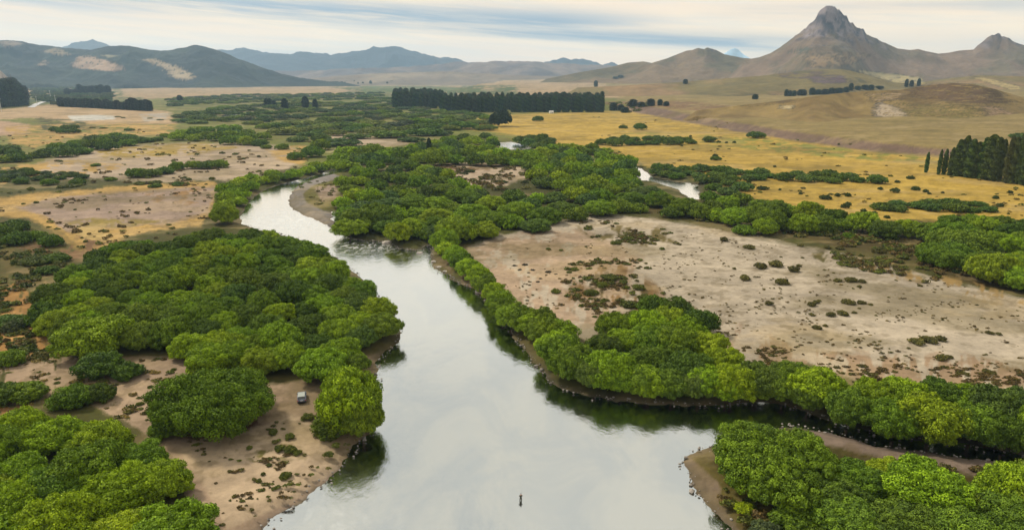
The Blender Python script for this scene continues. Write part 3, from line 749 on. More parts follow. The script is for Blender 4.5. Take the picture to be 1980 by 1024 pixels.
def plant(name, kind, x, y, z, s, tint, label, cat, group, rng, sz=1.0, sxy=1.0):
    """an Empty at the foot with a crown and a trunk below it"""
    root = bpy.data.objects.new(name, None); COL.objects.link(root); root.location = (x, y, z); root.empty_display_size = 1
    root.rotation_euler = (0, 0, rng.uniform(0, 6.283)); root.scale = (s * sxy, s, s * sz)
    tag(root, label, cat, group)
    me = rng.choice(VAR[kind])[0]
    c = bpy.data.objects.new('crown', me); COL.objects.link(c); c.parent = root; c.color = (*tint, 1)
    tm = TRUNK[kind][0]; t_ = bpy.data.objects.new('stem' if kind == 'shrub' else 'trunk', tm); COL.objects.link(t_); t_.parent = root
    return root


class Merge:
    def __init__(s): s.V = []; s.F = []; s.T = []; s.C = []; s.n = 0
    def add(s, kind, x, y, z, sc, tint, rng, sz=1.0, sxy=1.0):
        v, f, t_ = rng.choice(VAR[kind])[1]; a = rng.uniform(0, 6.283); ca, sa = math.cos(a), math.sin(a)
        w = np.stack([(v[:, 0] * ca - v[:, 1] * sa) * sc * sxy + x, (v[:, 0] * sa + v[:, 1] * ca) * sc + y, v[:, 2] * sc * sz + z], 1)
        s.V.append(w); s.F.append(f + s.n); s.T.append(t_); s.C.append(np.repeat(np.array(tint)[None], len(v), 0)); s.n += len(v)
    def build(s, name, mat, label=None, cat=None, kind='stuff'):
        me = mesh_np(name, np.concatenate(s.V), np.concatenate(s.F), {'tone': np.concatenate(s.T), 'tint': np.concatenate(s.C)})
        return tag(link(name, me, mat), label, cat, None, kind)


# ------------------------------------------------------------------ where willows stand: outlines of crown cover, crown kind and radius
BRIGHT = (.190, .258, .008); MID = (.120, .174, .010); DEEP = (.080, .120, .012); LIME = (.222, .290, .008); GREY = (.085, .100, .040)
HZ1 = (.090, .136, .024); HZ2 = (.072, .104, .032); FG = (.150, .180, .034)
RNG = random.Random(7)
SPOTS = []      # px, py, R, kind, tint, zone


def px_scale(py): return max(py - 148.0, 4) / CAM_H * 1.02


# spots of water, sand and gravel that show between the crowns
CLEAR = [(1232, 328), (1250, 338), (1275, 350), (1300, 356), (1330, 362), (1344, 376), (975, 279), (995, 282), (1015, 287), (490, 395), (485, 425), (500, 432), (560, 440), (610, 462),
         (300, 720), (330, 735), (300, 760), (540, 755), (560, 770), (715, 700), (725, 715), (1478, 784), (1510, 790), (1650, 855), (1690, 866), (1900, 895), (1935, 905), (1330, 890), (1350, 920),
         (640, 300), (690, 272), (740, 270), (640, 266), (900, 335), (950, 338), (990, 332), (440, 226), (620, 372), (600, 395), (590, 360)]


def fill(zone, poly, kind, R0, R1, tints, dx=.72, dy=.50, n=99999, seed=0, squash=1.0, inset=.62):
    r = random.Random(seed + len(zone) * 13); pts = np.array(poly, float); lo = pts.min(0); hi = pts.max(0); acc = []
    asp = BASE_H[kind] / BASE_R[kind] * squash
    miss = 0
    while miss < 3500 and len(acc) < n:
        px = r.uniform(lo[0], hi[0]); py = r.uniform(lo[1], hi[1])
        if not inpoly(np.array([px]), np.array([py]), poly)[0]: miss += 1; continue
        R = r.uniform(R0, R1); k = px_scale(py); ww = R * k; dep = math.atan((py - 512) / FPX) + PITCH
        hh = (R * asp * math.cos(dep) / 2 + R * math.sin(dep)) * k
        ex = np.array([px + ww * inset * c_ for c_ in (1, -1, 0, 0, .7, -.7, .7, -.7)]); ey = np.array([py + hh * inset * c_ for c_ in (0, 0, 1, -1, .7, .7, -.7, -.7)])
        ok = bool(inpoly(ex, ey, poly).all()) and not any(((px - c_[0]) / ww) ** 2 + ((py - c_[1]) / hh) ** 2 < 1 for c_ in CLEAR)
        for a in (acc if ok else ()):
            if ((px - a[0]) / ((ww + a[2]) * dx)) ** 2 + ((py - a[1]) / ((hh + a[3]) * dy)) ** 2 < 1: ok = False; break
        if not ok: miss += 1; continue
        acc.append((px, py, ww, hh)); SPOTS.append((px, py, R, kind, r.choice(tints), zone, squash)); miss = 0
    return acc


def one(zone, px, py, R, kind, tint, squash=1.0): SPOTS.append((px, py, R, kind, tint, zone, squash))


Z = {
 'G1': 'the dense grove left of the river', 'G2': 'the thicket at the bottom left corner', 'RB': 'the belt along the right bank',
 'RS': 'the narrow line edging the right bank', 'MI': 'the wooded island at the river bend', 'BT': 'the belt behind the big sandy flat',
 'IS': 'the gravel island at the lower right', 'LB': 'the line on the far left bank', 'SL': 'the sandy point left of the river',
 'LC': 'the chain across the left fields', 'FF': 'the far valley floor', 'GF': 'the hedge across the golden field', 'LE': 'the scrubby left edge',
}
fill('G1', [(75, 640), (90, 560), (110, 520), (190, 468), (290, 450), (400, 442), (490, 436), (560, 444), (620, 465), (680, 508), (730, 558), (780, 602), (792, 650), (745, 676), (690, 690), (680, 740), (560, 745), (500, 735), (440, 715), (350, 702), (340, 686), (282, 690), (200, 640), (120, 660)], 'medium', 4.3, 6.2, [BRIGHT, BRIGHT, MID, MID, DEEP], .54, .41, seed=1, inset=.75)
one('G1', 145, 640, 5.5, 'medium', MID)
one('G1', 182, 652, 8.6, 'medium', BRIGHT, .9); one('G1', 190, 706, 5.4, 'dark', DEEP, .75); one('G1', 245, 716, 3.6, 'dark', DEEP, .8); one('G1', 405, 690, 6.0, 'medium', LIME)
one('G1', 100, 570, 6, 'medium', DEEP); one('G1', 90, 610, 5, 'dark', DEEP)
one('SL', 408, 776, 11.2, 'broad', MID, 1.08); one('SL', 674, 776, 6.8, 'medium', BRIGHT, 1.2); one('SL', 700, 805, 4.6, 'medium', MID, 1.2); one('SL', 660, 742, 4.2, 'medium', LIME, .9); one('SL', 315, 826, 3.2, 'small', MID, .9)
one('SL', 582, 945, 2.1, 'small', MID, 1.2); one('SL', 640, 820, 3.8, 'dark', DEEP, .8); one('SL', 690, 700, 3.0, 'small', MID)
fill('G2', [(-140, 820), (0, 800), (60, 775), (150, 780), (240, 812), (310, 862), (360, 902), (402, 965), (412, 1040), (420, 1160), (-140, 1160)], 'medium', 4.6, 6.4, [BRIGHT, BRIGHT, MID, LIME], .58, .46, seed=3, inset=.8)
one('G2', 20, 690, 3.4, 'dark', MID, .9); one('G2', 45, 755, 4.4, 'dark', MID, .7); one('G2', 140, 765, 4.2, 'dark', MID, .8); one('G2', 193, 758, 3.0, 'dark', DEEP, 1.0); one('G2', 5, 760, 4, 'dark', DEEP, .8); one('G2', 20, 620, 5, 'dark', DEEP, .6)
for p_ in [(862, 476, 4.6, LIME), (880, 490, 4.8, BRIGHT), (893, 505, 4.6, MID), (908, 518, 4.8, LIME), (924, 532, 4.6, BRIGHT), (940, 548, 4.4, MID), (955, 562, 4.2, BRIGHT), (966, 578, 4.4, BRIGHT), (972, 594, 4.4, MID), (988, 606, 4.8, BRIGHT), (1010, 614, 4.8, MID), (1030, 622, 4.8, BRIGHT), (1050, 618, 4.8, MID), (1062, 640, 4.6, MID), (1040, 638, 4.2, MID), (1085, 640, 4.6, BRIGHT)]:
    one('RS', p_[0], p_[1], p_[2], 'small', p_[3])
fill('RB', [(1025, 690), (1040, 650), (1080, 630), (1130, 648), (1180, 608), (1230, 588), (1300, 582), (1370, 628), (1400, 662), (1500, 688), (1600, 705), (1690, 735), (1790, 732), (1880, 740), (2150, 760), (2150, 890), (1990, 872), (1900, 868), (1800, 852), (1700, 842), (1600, 812), (1550, 796), (1440, 778), (1300, 772), (1180, 757), (1100, 738), (1040, 724), (1020, 708)], 'medium', 4.8, 6.6, [BRIGHT, MID, MID, BRIGHT, DEEP], .52, .40, seed=4, inset=.62)
for i_, p_ in enumerate([(1100, 708), (1150, 724), (1200, 732), (1250, 738), (1300, 742), (1352, 744), (1405, 746), (1460, 742), (1515, 748), (1565, 762)]): one('RB', p_[0], p_[1] - 2, 4.6, 'medium', [MID, DEEP, BRIGHT, MID][i_ % 4])
one('RB', 1080, 668, 5.6, 'medium', LIME); one('RB', 1265, 590, 5, 'dark', DEEP); one('RB', 1310, 600, 5, 'dark', DEEP); one('RB', 1350, 625, 5, 'dark', DEEP)
one('IS', 1500, 890, 10.6, 'broad', MID, .95); one('IS', 1785, 936, 6.8, 'medium', BRIGHT, 1.0); one('IS', 1715, 918, 4.4, 'medium', BRIGHT); one('IS', 1960, 945, 5.6, 'medium', BRIGHT)
one('IS', 1850, 965, 4.6, 'medium', MID); one('IS', 1655, 925, 4.8, 'medium', MID); one('IS', 1625, 965, 5.0, 'medium', DEEP, .8); one('IS', 1440, 975, 1.6, 'small', LIME, 1.1); one('IS', 1540, 1000, 3.6, 'dark', MID, .7); one('IS', 1640, 1000, 5.2, 'medium', MID, .7); one('IS', 1760, 1010, 5.5, 'medium', DEEP, .8)
one('IS', 1860, 1030, 5.5, 'medium', MID, .8); one('IS', 1960, 1000, 6, 'medium', MID, .8); one('IS', 2050, 960, 7, 'medium', MID); one('IS', 1480, 1030, 2.6, 'dark', GREY, .8); one('IS', 1590, 1060, 5, 'medium', DEEP, .7)
fill('MI', [(638, 405), (650, 350), (700, 312), (760, 303), (850, 322), (900, 342), (940, 368), (1000, 374), (1060, 365), (1150, 350), (1225, 336), (1258, 352), (1292, 372), (1290, 400), (1180, 418), (1100, 438), (1000, 452), (930, 465), (860, 480), (832, 470), (760, 460), (740, 452), (690, 455), (652, 450)], 'far', 6.0, 9, [BRIGHT, MID, BRIGHT, MID, HZ1], .60, .48, seed=5)
for p_ in [(690, 424, 9, MID), (730, 420, 9, MID), (770, 448, 6.5, LIME), (800, 440, 6.5, LIME), (845, 438, 7, MID), (880, 445, 8, BRIGHT), (905, 440, 7, MID), (860, 462, 6, BRIGHT), (828, 448, 5, MID)]: one('MI', p_[0], p_[1], p_[2], 'medium', p_[3])
fill('MI', [(1005, 288), (1090, 276), (1170, 282), (1232, 312), (1225, 325), (1245, 350), (1150, 368), (1060, 372), (1022, 345)], 'far', 6.5, 9.5, [BRIGHT, BRIGHT, MID, HZ1], .60, .48, seed=6)
fill('MI', [(840, 268), (900, 255), (965, 262), (966, 290), (1020, 298), (1015, 320), (930, 318), (850, 318), (770, 308), (790, 280)], 'far', 6.5, 10, [BRIGHT, LIME, MID, HZ1], .60, .48, seed=7)
fill('BT', [(1252, 378), (1300, 366), (1400, 372), (1500, 384), (1530, 395), (1650, 408), (1720, 418), (1800, 424), (1870, 412), (2150, 418), (2150, 570), (1990, 560), (1940, 550), (1880, 525), (1790, 502), (1785, 470), (1720, 456), (1600, 450), (1480, 442), (1350, 424), (1275, 412)], 'medium', 5.4, 7.6, [MID, MID, DEEP, BRIGHT], .54, .42, seed=8, inset=.5)
for p_ in [(1440, 438, 5.5), (1480, 440, 5.5), (1800, 490, 4.0), (1835, 500, 6.0), (1875, 475, 9), (1920, 520, 8), (1965, 510, 6), (1975, 540, 6), (1845, 455, 9), (1990, 470, 8), (1640, 455, 2.6), (2010, 530, 7)]: one('BT', p_[0], p_[1], p_[2], 'medium', BRIGHT if p_[0] in (1965, 1480, 1920, 1975) else MID)
fill('GF', [(1250, 312), (1330, 320), (1400, 318), (1500, 330), (1600, 326), (1700, 340), (1740, 345), (1700, 356), (1560, 352), (1440, 348), (1480, 370), (1400, 378), (1360, 360), (1290, 345), (1260, 335)], 'far', 5.0, 7.0, [DEEP, DEEP, HZ1], .62, .5, seed=9, squash=.8)
fill('GF', [(1660, 400), (1730, 386), (1820, 380), (1880, 382), (1940, 405), (1900, 412), (1780, 410), (1700, 408)], 'far', 4.5, 6.5, [DEEP, DEEP, HZ1], .62, .5, seed=10, squash=.75)
fill('GF', [(1145, 275), (1180, 264), (1250, 262), (1340, 262), (1350, 278), (1250, 280), (1170, 282)], 'far', 6, 9, [DEEP], .62, .5, seed=11, squash=.8)
fill('GF', [(985, 262), (1050, 260), (1075, 268), (1065, 290), (1035, 290), (1000, 274)], 'far', 6, 9, [DEEP, HZ1], .62, .5, seed=11, squash=.9)
fill('LB', [(395, 432), (410, 380), (430, 345), (470, 335), (520, 325), (580, 318), (640, 302), (660, 312), (620, 330), (560, 345), (505, 355), (480, 372), (468, 392), (462, 412), (475, 430), (440, 436)], 'medium', 5.0, 7.2, [BRIGHT, BRIGHT, MID, LIME], .56, .42, seed=12)
fill('LC', [(240, 335), (290, 320), (400, 305), (440, 310), (440, 322), (380, 330), (300, 342), (250, 345)], 'far', 6.5, 9, [DEEP, MID], .6, .5, seed=13, squash=.85)
fill('LC', [(0, 300), (60, 295), (120, 272), (200, 258), (260, 258), (280, 272), (220, 290), (140, 300), (60, 310), (0, 315)], 'far', 8, 11, [DEEP, HZ1, MID], .6, .5, seed=14, squash=.85)
fill('LC', [(320, 262), (370, 245), (450, 240), (520, 262), (535, 278), (480, 286), (400, 275), (330, 272)], 'far', 9, 12, [HZ1, MID, BRIGHT], .6, .5, seed=15, squash=.85)
fill('LC', [(585, 275), (630, 272), (650, 290), (620, 305), (590, 300)], 'far', 9, 12, [BRIGHT, MID], .6, .5, seed=16)
fill('LC', [(-30, 330), (60, 325), (160, 335), (170, 345), (60, 350), (-30, 352)], 'far', 4, 6, [DEEP, HZ2], .7, .6, seed=17, squash=.7)
fill('LC', [(-30, 280), (40, 280), (40, 300), (-30, 305)], 'far', 7, 10, [DEEP, HZ1], .6, .5, seed=18, squash=.85)
fill('LC', [(90, 243), (150, 243), (150, 258), (95, 258)], 'far', 7, 9, [DEEP], .7, .6, seed=19, squash=.8)
for p_ in [(268, 268, 7), (285, 270, 8), (303, 268, 7), (320, 262, 6), (545, 284, 7), (470, 268, 9), (500, 276, 8), (515, 283, 6), (20, 285, 8), (250, 250, 6), (345, 355, 4), (300, 358, 4), (150, 352, 5), (95, 352, 5), (40, 350, 5), (185, 318, 4), (60, 335, 5), (215, 345, 4)]: one('LC', p_[0], p_[1], p_[2], 'far', [DEEP, MID, HZ1][(p_[0] // 5) % 3], .75)
fill('LE', [(-40, 425), (30, 418), (60, 440), (140, 460), (130, 480), (60, 470), (-40, 480)], 'far', 4.5, 7, [DEEP, HZ1, MID], .62, .5, seed=20, squash=.9)
fill('LE', [(30, 500), (100, 480), (140, 500), (110, 530), (50, 530)], 'far', 4, 5.5, [DEEP, GREY, HZ2], .8, .7, seed=21, squash=.8)
fill('LE', [(-40, 610), (40, 600), (40, 640), (-40, 650)], 'dark', 3, 4, [DEEP, GREY], .8, .7, seed=22, squash=.8)
fill('FF', [(330, 225), (420, 205), (560, 195), (700, 195), (760, 185), (800, 205), (900, 215), (960, 225), (950, 250), (860, 262), (800, 280), (700, 268), (640, 290), (600, 270), (560, 280), (520, 255), (440, 235), (350, 240)], 'far', 10, 15, [HZ1, HZ2, MID, GREY, FG, HZ1, FG], .66, .85, seed=23, squash=.62)
fill('FF', [(650, 285), (720, 280), (800, 290), (800, 305), (700, 320), (650, 330), (640, 310)], 'far', 8, 11, [MID, BRIGHT, HZ1], .62, .5, seed=24)
fill('FF', [(560, 290), (590, 295), (590, 315), (560, 312)], 'far', 7, 9, [MID], .62, .5, seed=25)
fill('FF', [(60, 165), (110, 160), (220, 178), (210, 200), (120, 205), (60, 190)], 'far', 11, 15, [HZ2, GREY], .7, .6, seed=26, squash=.8)
fill('FF', [(320, 190), (480, 180), (600, 180), (740, 178), (740, 192), (560, 195), (330, 205)], 'far', 12, 18, [HZ2, GREY, HZ1, FG], .7, .75, seed=27, squash=.5)
one('FF', 968, 232, 13, 'far', (.022, .036, .016), 1.5); one('FF', 1040, 230, 8, 'far', DEEP); one('FF', 1238, 246, 8, 'far', DEEP); one('FF', 1205, 246, 4, 'far', DEEP)
one('GF', 1372, 268, 7.5, 'far', DEEP); one('GF', 1462, 262, 11, 'far', DEEP, .6); one('GF', 1384, 305, 4.5, 'far', DEEP)
one('FF', 1975, 262, 10, 'far', DEEP, .6)

# the 300 crowns that show largest become trees of their own, the rest one far mass
WALLPTS = [[tuple(v) for v in p] for p in WATER_M]
placed = []
for (px, py, R, kind, tint, zone, sq) in SPOTS:
    h = BASE_H[kind] * R / BASE_R[kind] * sq
    x, y, z = land_at(px, py, h * .48); x, y, z = float(x[0]), float(y[0]), float(z[0])
    if any(inpoly(np.array([x]), np.array([y]), w_)[0] and segdist(np.array([x]), np.array([y]), w_)[0] > R * (.8 if zone == 'RS' else .5) for w_ in WALLPTS): continue
    k = 1320.0 / math.hypot(y, CAM_H)
    v = .88 + .27 * RNG.random(); tt = (tint[0] * v * RNG.uniform(.88, 1.12), tint[1] * v, tint[2] * v * RNG.uniform(.8, 1.8))
    placed.append(dict(px=px, py=py, x=x, y=y, z=z, R=R, kind=kind, tint=tt, base=tint, zone=zone, sq=sq, k=k, size=R * k * (h * k) * (1.0 if -80 < px < 2060 and py < 1060 else .0)))
placed.sort(key=lambda d: -d['size'])
N_OWN = 298
own = [d for d in placed[:N_OWN] if d['size'] > 0]; rest = [d for d in placed if d not in own]
print('willows', len(placed), 'smallest own px', own[-1]['R'] * own[-1]['k'] * 2)
ORD_ = ['', 'first', 'second', 'third', 'fourth', 'fifth', 'sixth', 'seventh', 'eighth', 'ninth', 'tenth', 'eleventh', 'twelfth', 'thirteenth', 'fourteenth', 'fifteenth', 'sixteenth', 'seventeenth', 'eighteenth', 'nineteenth', 'twentieth']


TENS = ['', '', 'twentieth', 'thirtieth', 'fortieth', 'fiftieth']; TENW = ['', '', 'twenty', 'thirty', 'forty', 'fifty']
ORD = ORD_ + [(TENS[i // 10] if i % 10 == 0 else TENW[i // 10] + '-' + ORD_[i % 10]) for i in range(21, 60)]


def tone_word(t_):
    return {BRIGHT: 'bright green', MID: 'mid green', DEEP: 'dark green', LIME: 'yellow-green', GREY: 'grey-green', HZ1: 'muted green', HZ2: 'dull green'}.get(t_, 'blackish green')


ZS = {'G1': 'the dense left bank grove', 'G2': 'the bottom-left corner thicket', 'RB': 'the right bank belt', 'RS': 'the narrow right bank line', 'MI': 'the river bend island',
      'BT': 'the belt behind the sand', 'IS': 'the lower right island', 'LB': 'the far left bank line', 'SL': 'the sandy left point', 'LC': 'the left fields chain', 'FF': 'the far valley',
      'GF': 'the golden field', 'LE': 'the scrubby left edge'}
for zn in ZS:
    g_ = sorted([d for d in own if d['zone'] == zn], key=lambda d: -d['py'])
    if not g_: continue
    per = max(3, min(9, int(round(math.sqrt(len(g_) * 1.6))))); rows = [g_[i:i + per] for i in range(0, len(g_), per)]
    for ri, row in enumerate(rows):
        row.sort(key=lambda d: d['px'])
        for ci, d in enumerate(row):
            d['label'] = '%s willow in %s, %s row from front, %s from left' % (tone_word(d['base']), ZS[zn], ORD[min(ri + 1, 20)], ORD[ci + 1])
SPECIAL = {(408, 776): 'broad round willow standing alone on the sandy left point', (674, 776): 'tall willow between the parked car and the river edge',
           (582, 945): 'small willow bush at the waterline of the sandy left point', (1500, 890): 'broad dark willow at the tip of the lower right gravel island',
           (1440, 975): 'little yellow-green willow beside the gravel tip of the lower right island', (968, 232): 'large blackish round tree at the near edge of the distant plantation',
           (405, 690): 'yellow-green willow at the front edge of the left bank grove, above the lone tree', (770, 448): 'yellow-green willow at the water in front of the river bend island, first of two'}
for d in own:
    if (d['px'], d['py']) in SPECIAL: d['label'] = SPECIAL[(d['px'], d['py'])]
    k_ = d['kind'] if d['kind'] != 'far' or d['R'] * d['k'] < 26 else 'medium'
    b = BASE_R[k_]; s = d['R'] / b
    hz = BASE_H[d['kind']] * d['R'] / BASE_R[d['kind']] * d['sq'] / (BASE_H[k_] * s)
    plant('willow_tree', k_, d['x'], d['y'], d['z'] - .2, s, d['tint'], d['label'], 'willow', 'willows in ' + ZS[d['zone']], RNG, hz * RNG.uniform(.90, 1.10), RNG.uniform(.92, 1.10))
mg = Merge()
for d in rest: mg.add('far', d['x'], d['y'], d['z'] - .2, d['R'] / BASE_R['far'], d['tint'], RNG, d['sq'] * RNG.uniform(.8, 1.2), RNG.uniform(1.0, 1.7) if d['zone'] == 'FF' else 1.0)
mg.build('far_willow_thickets', M_leaf_far, 'muted green mass of small far willows across the valley floor', 'thicket')

# ------------------------------------------------------------------ shrubs of the fields and the sandy flat: each one its own
SH = []
def sh(zone, pts, tint, sq=.7):
    for p_ in pts: SH.append((p_[0], p_[1], p_[2], tint, zone, sq))
SCRUBC = (.120, .102, .036); SCRUBG = (.110, .118, .026); DKSH = (.052, .070, .016)
sh('sand', [(1440, 537, 17), (1512, 545, 22), (1500, 511, 22), (1470, 515, 20), (1535, 521, 18), (1448, 478, 16), (1400, 463, 14), (1487, 585, 12), (1545, 512, 8), (1420, 517, 6), (1552, 497, 6), (1510, 495, 5), (1620, 541, 12), (1645, 541, 16), (1667, 543, 12), (1662, 552, 8), (1780, 551, 8), (1733, 540, 5), (1578, 582, 10), (1584, 579, 7), (1570, 587, 14), (1640, 584, 18), (1665, 584, 14), (1684, 587, 8), (1607, 607, 14), (1630, 605, 16), (1652, 602, 8), (1596, 627, 8), (1580, 632, 14), (1570, 606, 9), (1662, 594, 6), (1772, 660, 20), (1795, 657, 22), (1820, 654, 16), (1915, 641, 10), (1932, 643, 8), (1828, 612, 4), (1910, 716, 14), (1820, 690, 18), (1835, 688, 12), (1700, 500, 6), (1760, 540, 5), (1548, 474, 10), (1780, 470, 9), (1625, 480, 12), (1600, 478, 11)], SCRUBC)
sh('patch', [(1075, 563, 16), (1140, 567, 20), (1180, 538, 24), (1165, 550, 18), (1205, 545, 14), (1150, 565, 15), (1235, 555, 18), (1110, 520, 14), (1245, 575, 20), (1100, 525, 9), (1215, 590, 26), (1225, 610, 22), (1160, 590, 9), (1280, 480, 9), (1150, 610, 8), (1160, 612, 6), (1060, 480, 8), (1085, 482, 6), (1145, 458, 5), (1190, 470, 14), (1215, 462, 16), (1262, 580, 16), (1190, 620, 7), (1133, 475, 5)], SCRUBG)
sh('wood', [(995, 512, 9), (1015, 510, 10), (1005, 520, 8), (1030, 520, 8), (1060, 524, 10), (1045, 536, 6), (1022, 525, 6), (1075, 528, 6), (1040, 542, 6)], (.050, .040, .034), .4)
sh('goldfield', [(1508, 366, 5), (1548, 374, 6), (1595, 383, 17), (1620, 378, 9), (1640, 378, 10), (1640, 395, 9), (1635, 400, 12), (1702, 365, 8), (1730, 370, 13), (1770, 366, 14), (1790, 370, 8), (1797, 374, 6), (1823, 372, 5), (1925, 383, 10), (1933, 398, 10), (1953, 372, 8), (1475, 365, 17), (1448, 352, 8), (1383, 302, 9), (1335, 264, 5), (1498, 322, 5), (1622, 279, 4), (1950, 412, 4), (1735, 352, 8), (1760, 345, 10), (1670, 408, 9), (1690, 412, 9), (1715, 420, 8), (1318, 282, 4), (1420, 276, 6), (1405, 276, 5), (1390, 275, 6)], DKSH, .9)
sh('left', [(165, 465, 7), (158, 458, 5), (192, 447, 4), (145, 404, 5), (70, 391, 8), (45, 393, 6), (250, 405, 3), (365, 347, 9), (410, 346, 10), (300, 353, 20), (270, 355, 18), (140, 360, 22), (120, 362, 16), (60, 366, 12), (500, 302, 6), (470, 307, 7), (430, 296, 8), (455, 298, 9), (150, 300, 6), (178, 247, 9), (200, 248, 9), (228, 226, 9), (238, 228, 7), (310, 232, 11), (290, 229, 8)], SCRUBG, .7)
sh('point', [(528, 833, 14), (560, 842, 16), (540, 865, 17), (562, 868, 20), (575, 872, 12), (482, 862, 9), (635, 876, 14), (552, 917, 17), (520, 895, 8), (500, 925, 9), (530, 940, 8), (508, 912, 8), (595, 805, 18), (620, 838, 22), (640, 845, 16), (650, 858, 12), (270, 778, 10), (285, 796, 10), (290, 745, 8), (60, 737, 10), (110, 738, 9), (205, 735, 9), (310, 735, 8), (335, 712, 9), (700, 690, 8), (715, 700, 6)], SCRUBG, .75)
ZSH = {'sand': 'the pale sandy flat', 'patch': 'the scrubby sand patch', 'wood': 'mauve right bank gravel', 'goldfield': 'the golden field', 'left': 'the dry left fields', 'point': 'the sandy left point'}
WRD = {'sand': 'dry brown-green shrub', 'patch': 'olive shrub', 'wood': 'flat dark brushwood clump', 'goldfield': 'round dark shrub', 'left': 'low olive shrub', 'point': 'low green shrub'}
for zn in ZSH:
    g_ = sorted([d for d in SH if d[4] == zn], key=lambda d: -d[1]); per = max(4, min(8, int(math.sqrt(len(g_) * 1.5)))); rows = [g_[i:i + per] for i in range(0, len(g_), per)]
    for ri, row in enumerate(rows):
        row = sorted(row, key=lambda d: d[0])
        for ci, (px, py, wpx, tint, _, sq) in enumerate(row):
            x, y, z = land_at(px, py, .5); x, y, z = float(x[0]), float(y[0]), float(z[0]); k = 1320.0 / math.hypot(y, CAM_H)
            R = max(wpx * .62 / k, .35); s = R / 2.0; v = RNG.uniform(.8, 1.25)
            flat = zn in ('sand', 'patch', 'left', 'wood')
            plant('shrub', 'shrub', x, y, z - .05, s, tuple(c * v for c in tint), '%s on %s, %s row from front, %s from left' % (WRD[zn], ZSH[zn], ORD[ri + 1], ORD[ci + 1]),
                  'shrub', 'shrubs on ' + ZSH[zn], RNG, min(1.0, 2.2 / (1.9 * s)) * sq * 1.2 if flat or R > 2.6 else sq * 1.3, RNG.uniform(.9, 1.3))

# low scrub nobody could count
sc_ = Merge(); r_ = random.Random(5)
def scatter(poly, n, tints, s0, s1):
    pts = np.array(poly, float); lo = pts.min(0); hi = pts.max(0); P = []
    while len(P) < n:
        q_ = np.array([[r_.uniform(lo[0], hi[0]), r_.uniform(lo[1], hi[1])] for _ in range(n)])
        q_ = q_[inpoly(q_[:, 0], q_[:, 1], poly)]
        nn = fbm(q_[:, 0] / 38, q_[:, 1] / 15, 77, 3, .6); q_ = q_[nn > .46 + .18 * np.array([r_.random() for _ in range(len(q_))])]; P += [tuple(v) for v in q_]
    A_ = np.array(P[:n]); xs, ys_, zs = land_at(A_[:, 0], A_[:, 1], .2); wt_ = np.zeros(len(xs), bool)
    for w_ in WALLPTS: wt_ |= inpoly(xs, ys_, w_)
    for x, y, z, bad in zip(xs.tolist(), ys_.tolist(), zs.tolist(), wt_.tolist()):
        if bad: continue
        k = 1320.0 / math.hypot(y, CAM_H); v = r_.uniform(.7, 1.3); t_ = r_.choice(tints); s = max(r_.uniform(s0, s1) * .8, .6 / k)
        sc_.add('tuft', x, y, z, s, tuple(c * v for c in t_), r_, 1.0, r_.uniform(.8, 1.8))
DRY = (.125, .080, .036); STR = (.20, .135, .050)
scatter([(1140, 405), (1420, 435), (1720, 492), (1990, 565), (1990, 500), (1700, 455), (1300, 405)], 420, [SCRUBC, SCRUBG, DKSH, DRY], .8, 2.6)
scatter([(1120, 425), (1290, 432), (1320, 480), (1150, 465)], 160, [SCRUBC, SCRUBG, DRY], .5, 1.6)
scatter([(1560, 480), (1830, 515), (1800, 550), (1560, 500)], 160, [SCRUBC, SCRUBG, DRY], .5, 1.8)
scatter([(1100, 500), (1250, 500), (1300, 600), (1180, 640), (1080, 590)], 240, [SCRUBC, SCRUBG, DRY], .5, 1.6)
scatter([(1250, 560), (1400, 640), (1600, 700), (1990, 715), (1990, 765), (1700, 745), (1400, 700), (1300, 640)], 420, [DRY, SCRUBC, DRY], .3, 1.0)
scatter([(920, 475), (1160, 420), (1700, 505), (1990, 590), (1990, 740), (1500, 690), (1200, 640), (1000, 590)], 1100, [DRY, DRY, STR, SCRUBC], .15, .6)
scatter([(-40, 480), (120, 460), (130, 700), (-40, 700)], 300, [SCRUBC, SCRUBG, DRY, DKSH], .6, 2.2)
scatter([(-40, 690), (350, 690), (300, 830), (150, 780), (-40, 790)], 170, [SCRUBC, SCRUBG, DRY, STR], .3, 1.2)
scatter([(340, 840), (700, 790), (690, 860), (560, 970), (430, 1024), (400, 900)], 170, [SCRUBC, SCRUBG, DRY], .2, .7)
scatter([(1400, 900), (1990, 900), (1990, 1100), (1430, 1100), (1400, 960)], 500, [SCRUBC, SCRUBG, DKSH, DRY], .5, 1.6)
scatter([(820, 300), (1030, 300), (1030, 370), (880, 370)], 160, [SCRUBC, DRY, DKSH], 1, 3.5)
scatter([(-40, 250), (600, 250), (600, 360), (-40, 360)], 260, [DRY, SCRUBG, DRY], .6, 2.6)
scatter([(0, 360), (420, 350), (400, 440), (160, 490), (0, 420)], 150, [DRY, SCRUBG, DRY], .5, 1.8)
scatter([(575, 360), (650, 335), (650, 400), (610, 395)], 30, [SCRUBG, SCRUBC], .6, 1.6)
scatter([(1160, 210), (1400, 235), (1700, 280), (1990, 320), (1990, 430), (1500, 390), (1100, 270)], 150, [SCRUBC, STR, SCRUBG], .6, 2.2)
scatter([(1000, 195), (1250, 200), (1250, 218), (1000, 212)], 60, [SCRUBC, SCRUBG], 3, 7)
sc_.build('scrub', M_scrub, 'low dry tufts of scrub strewn over sand and banks', 'scrub')

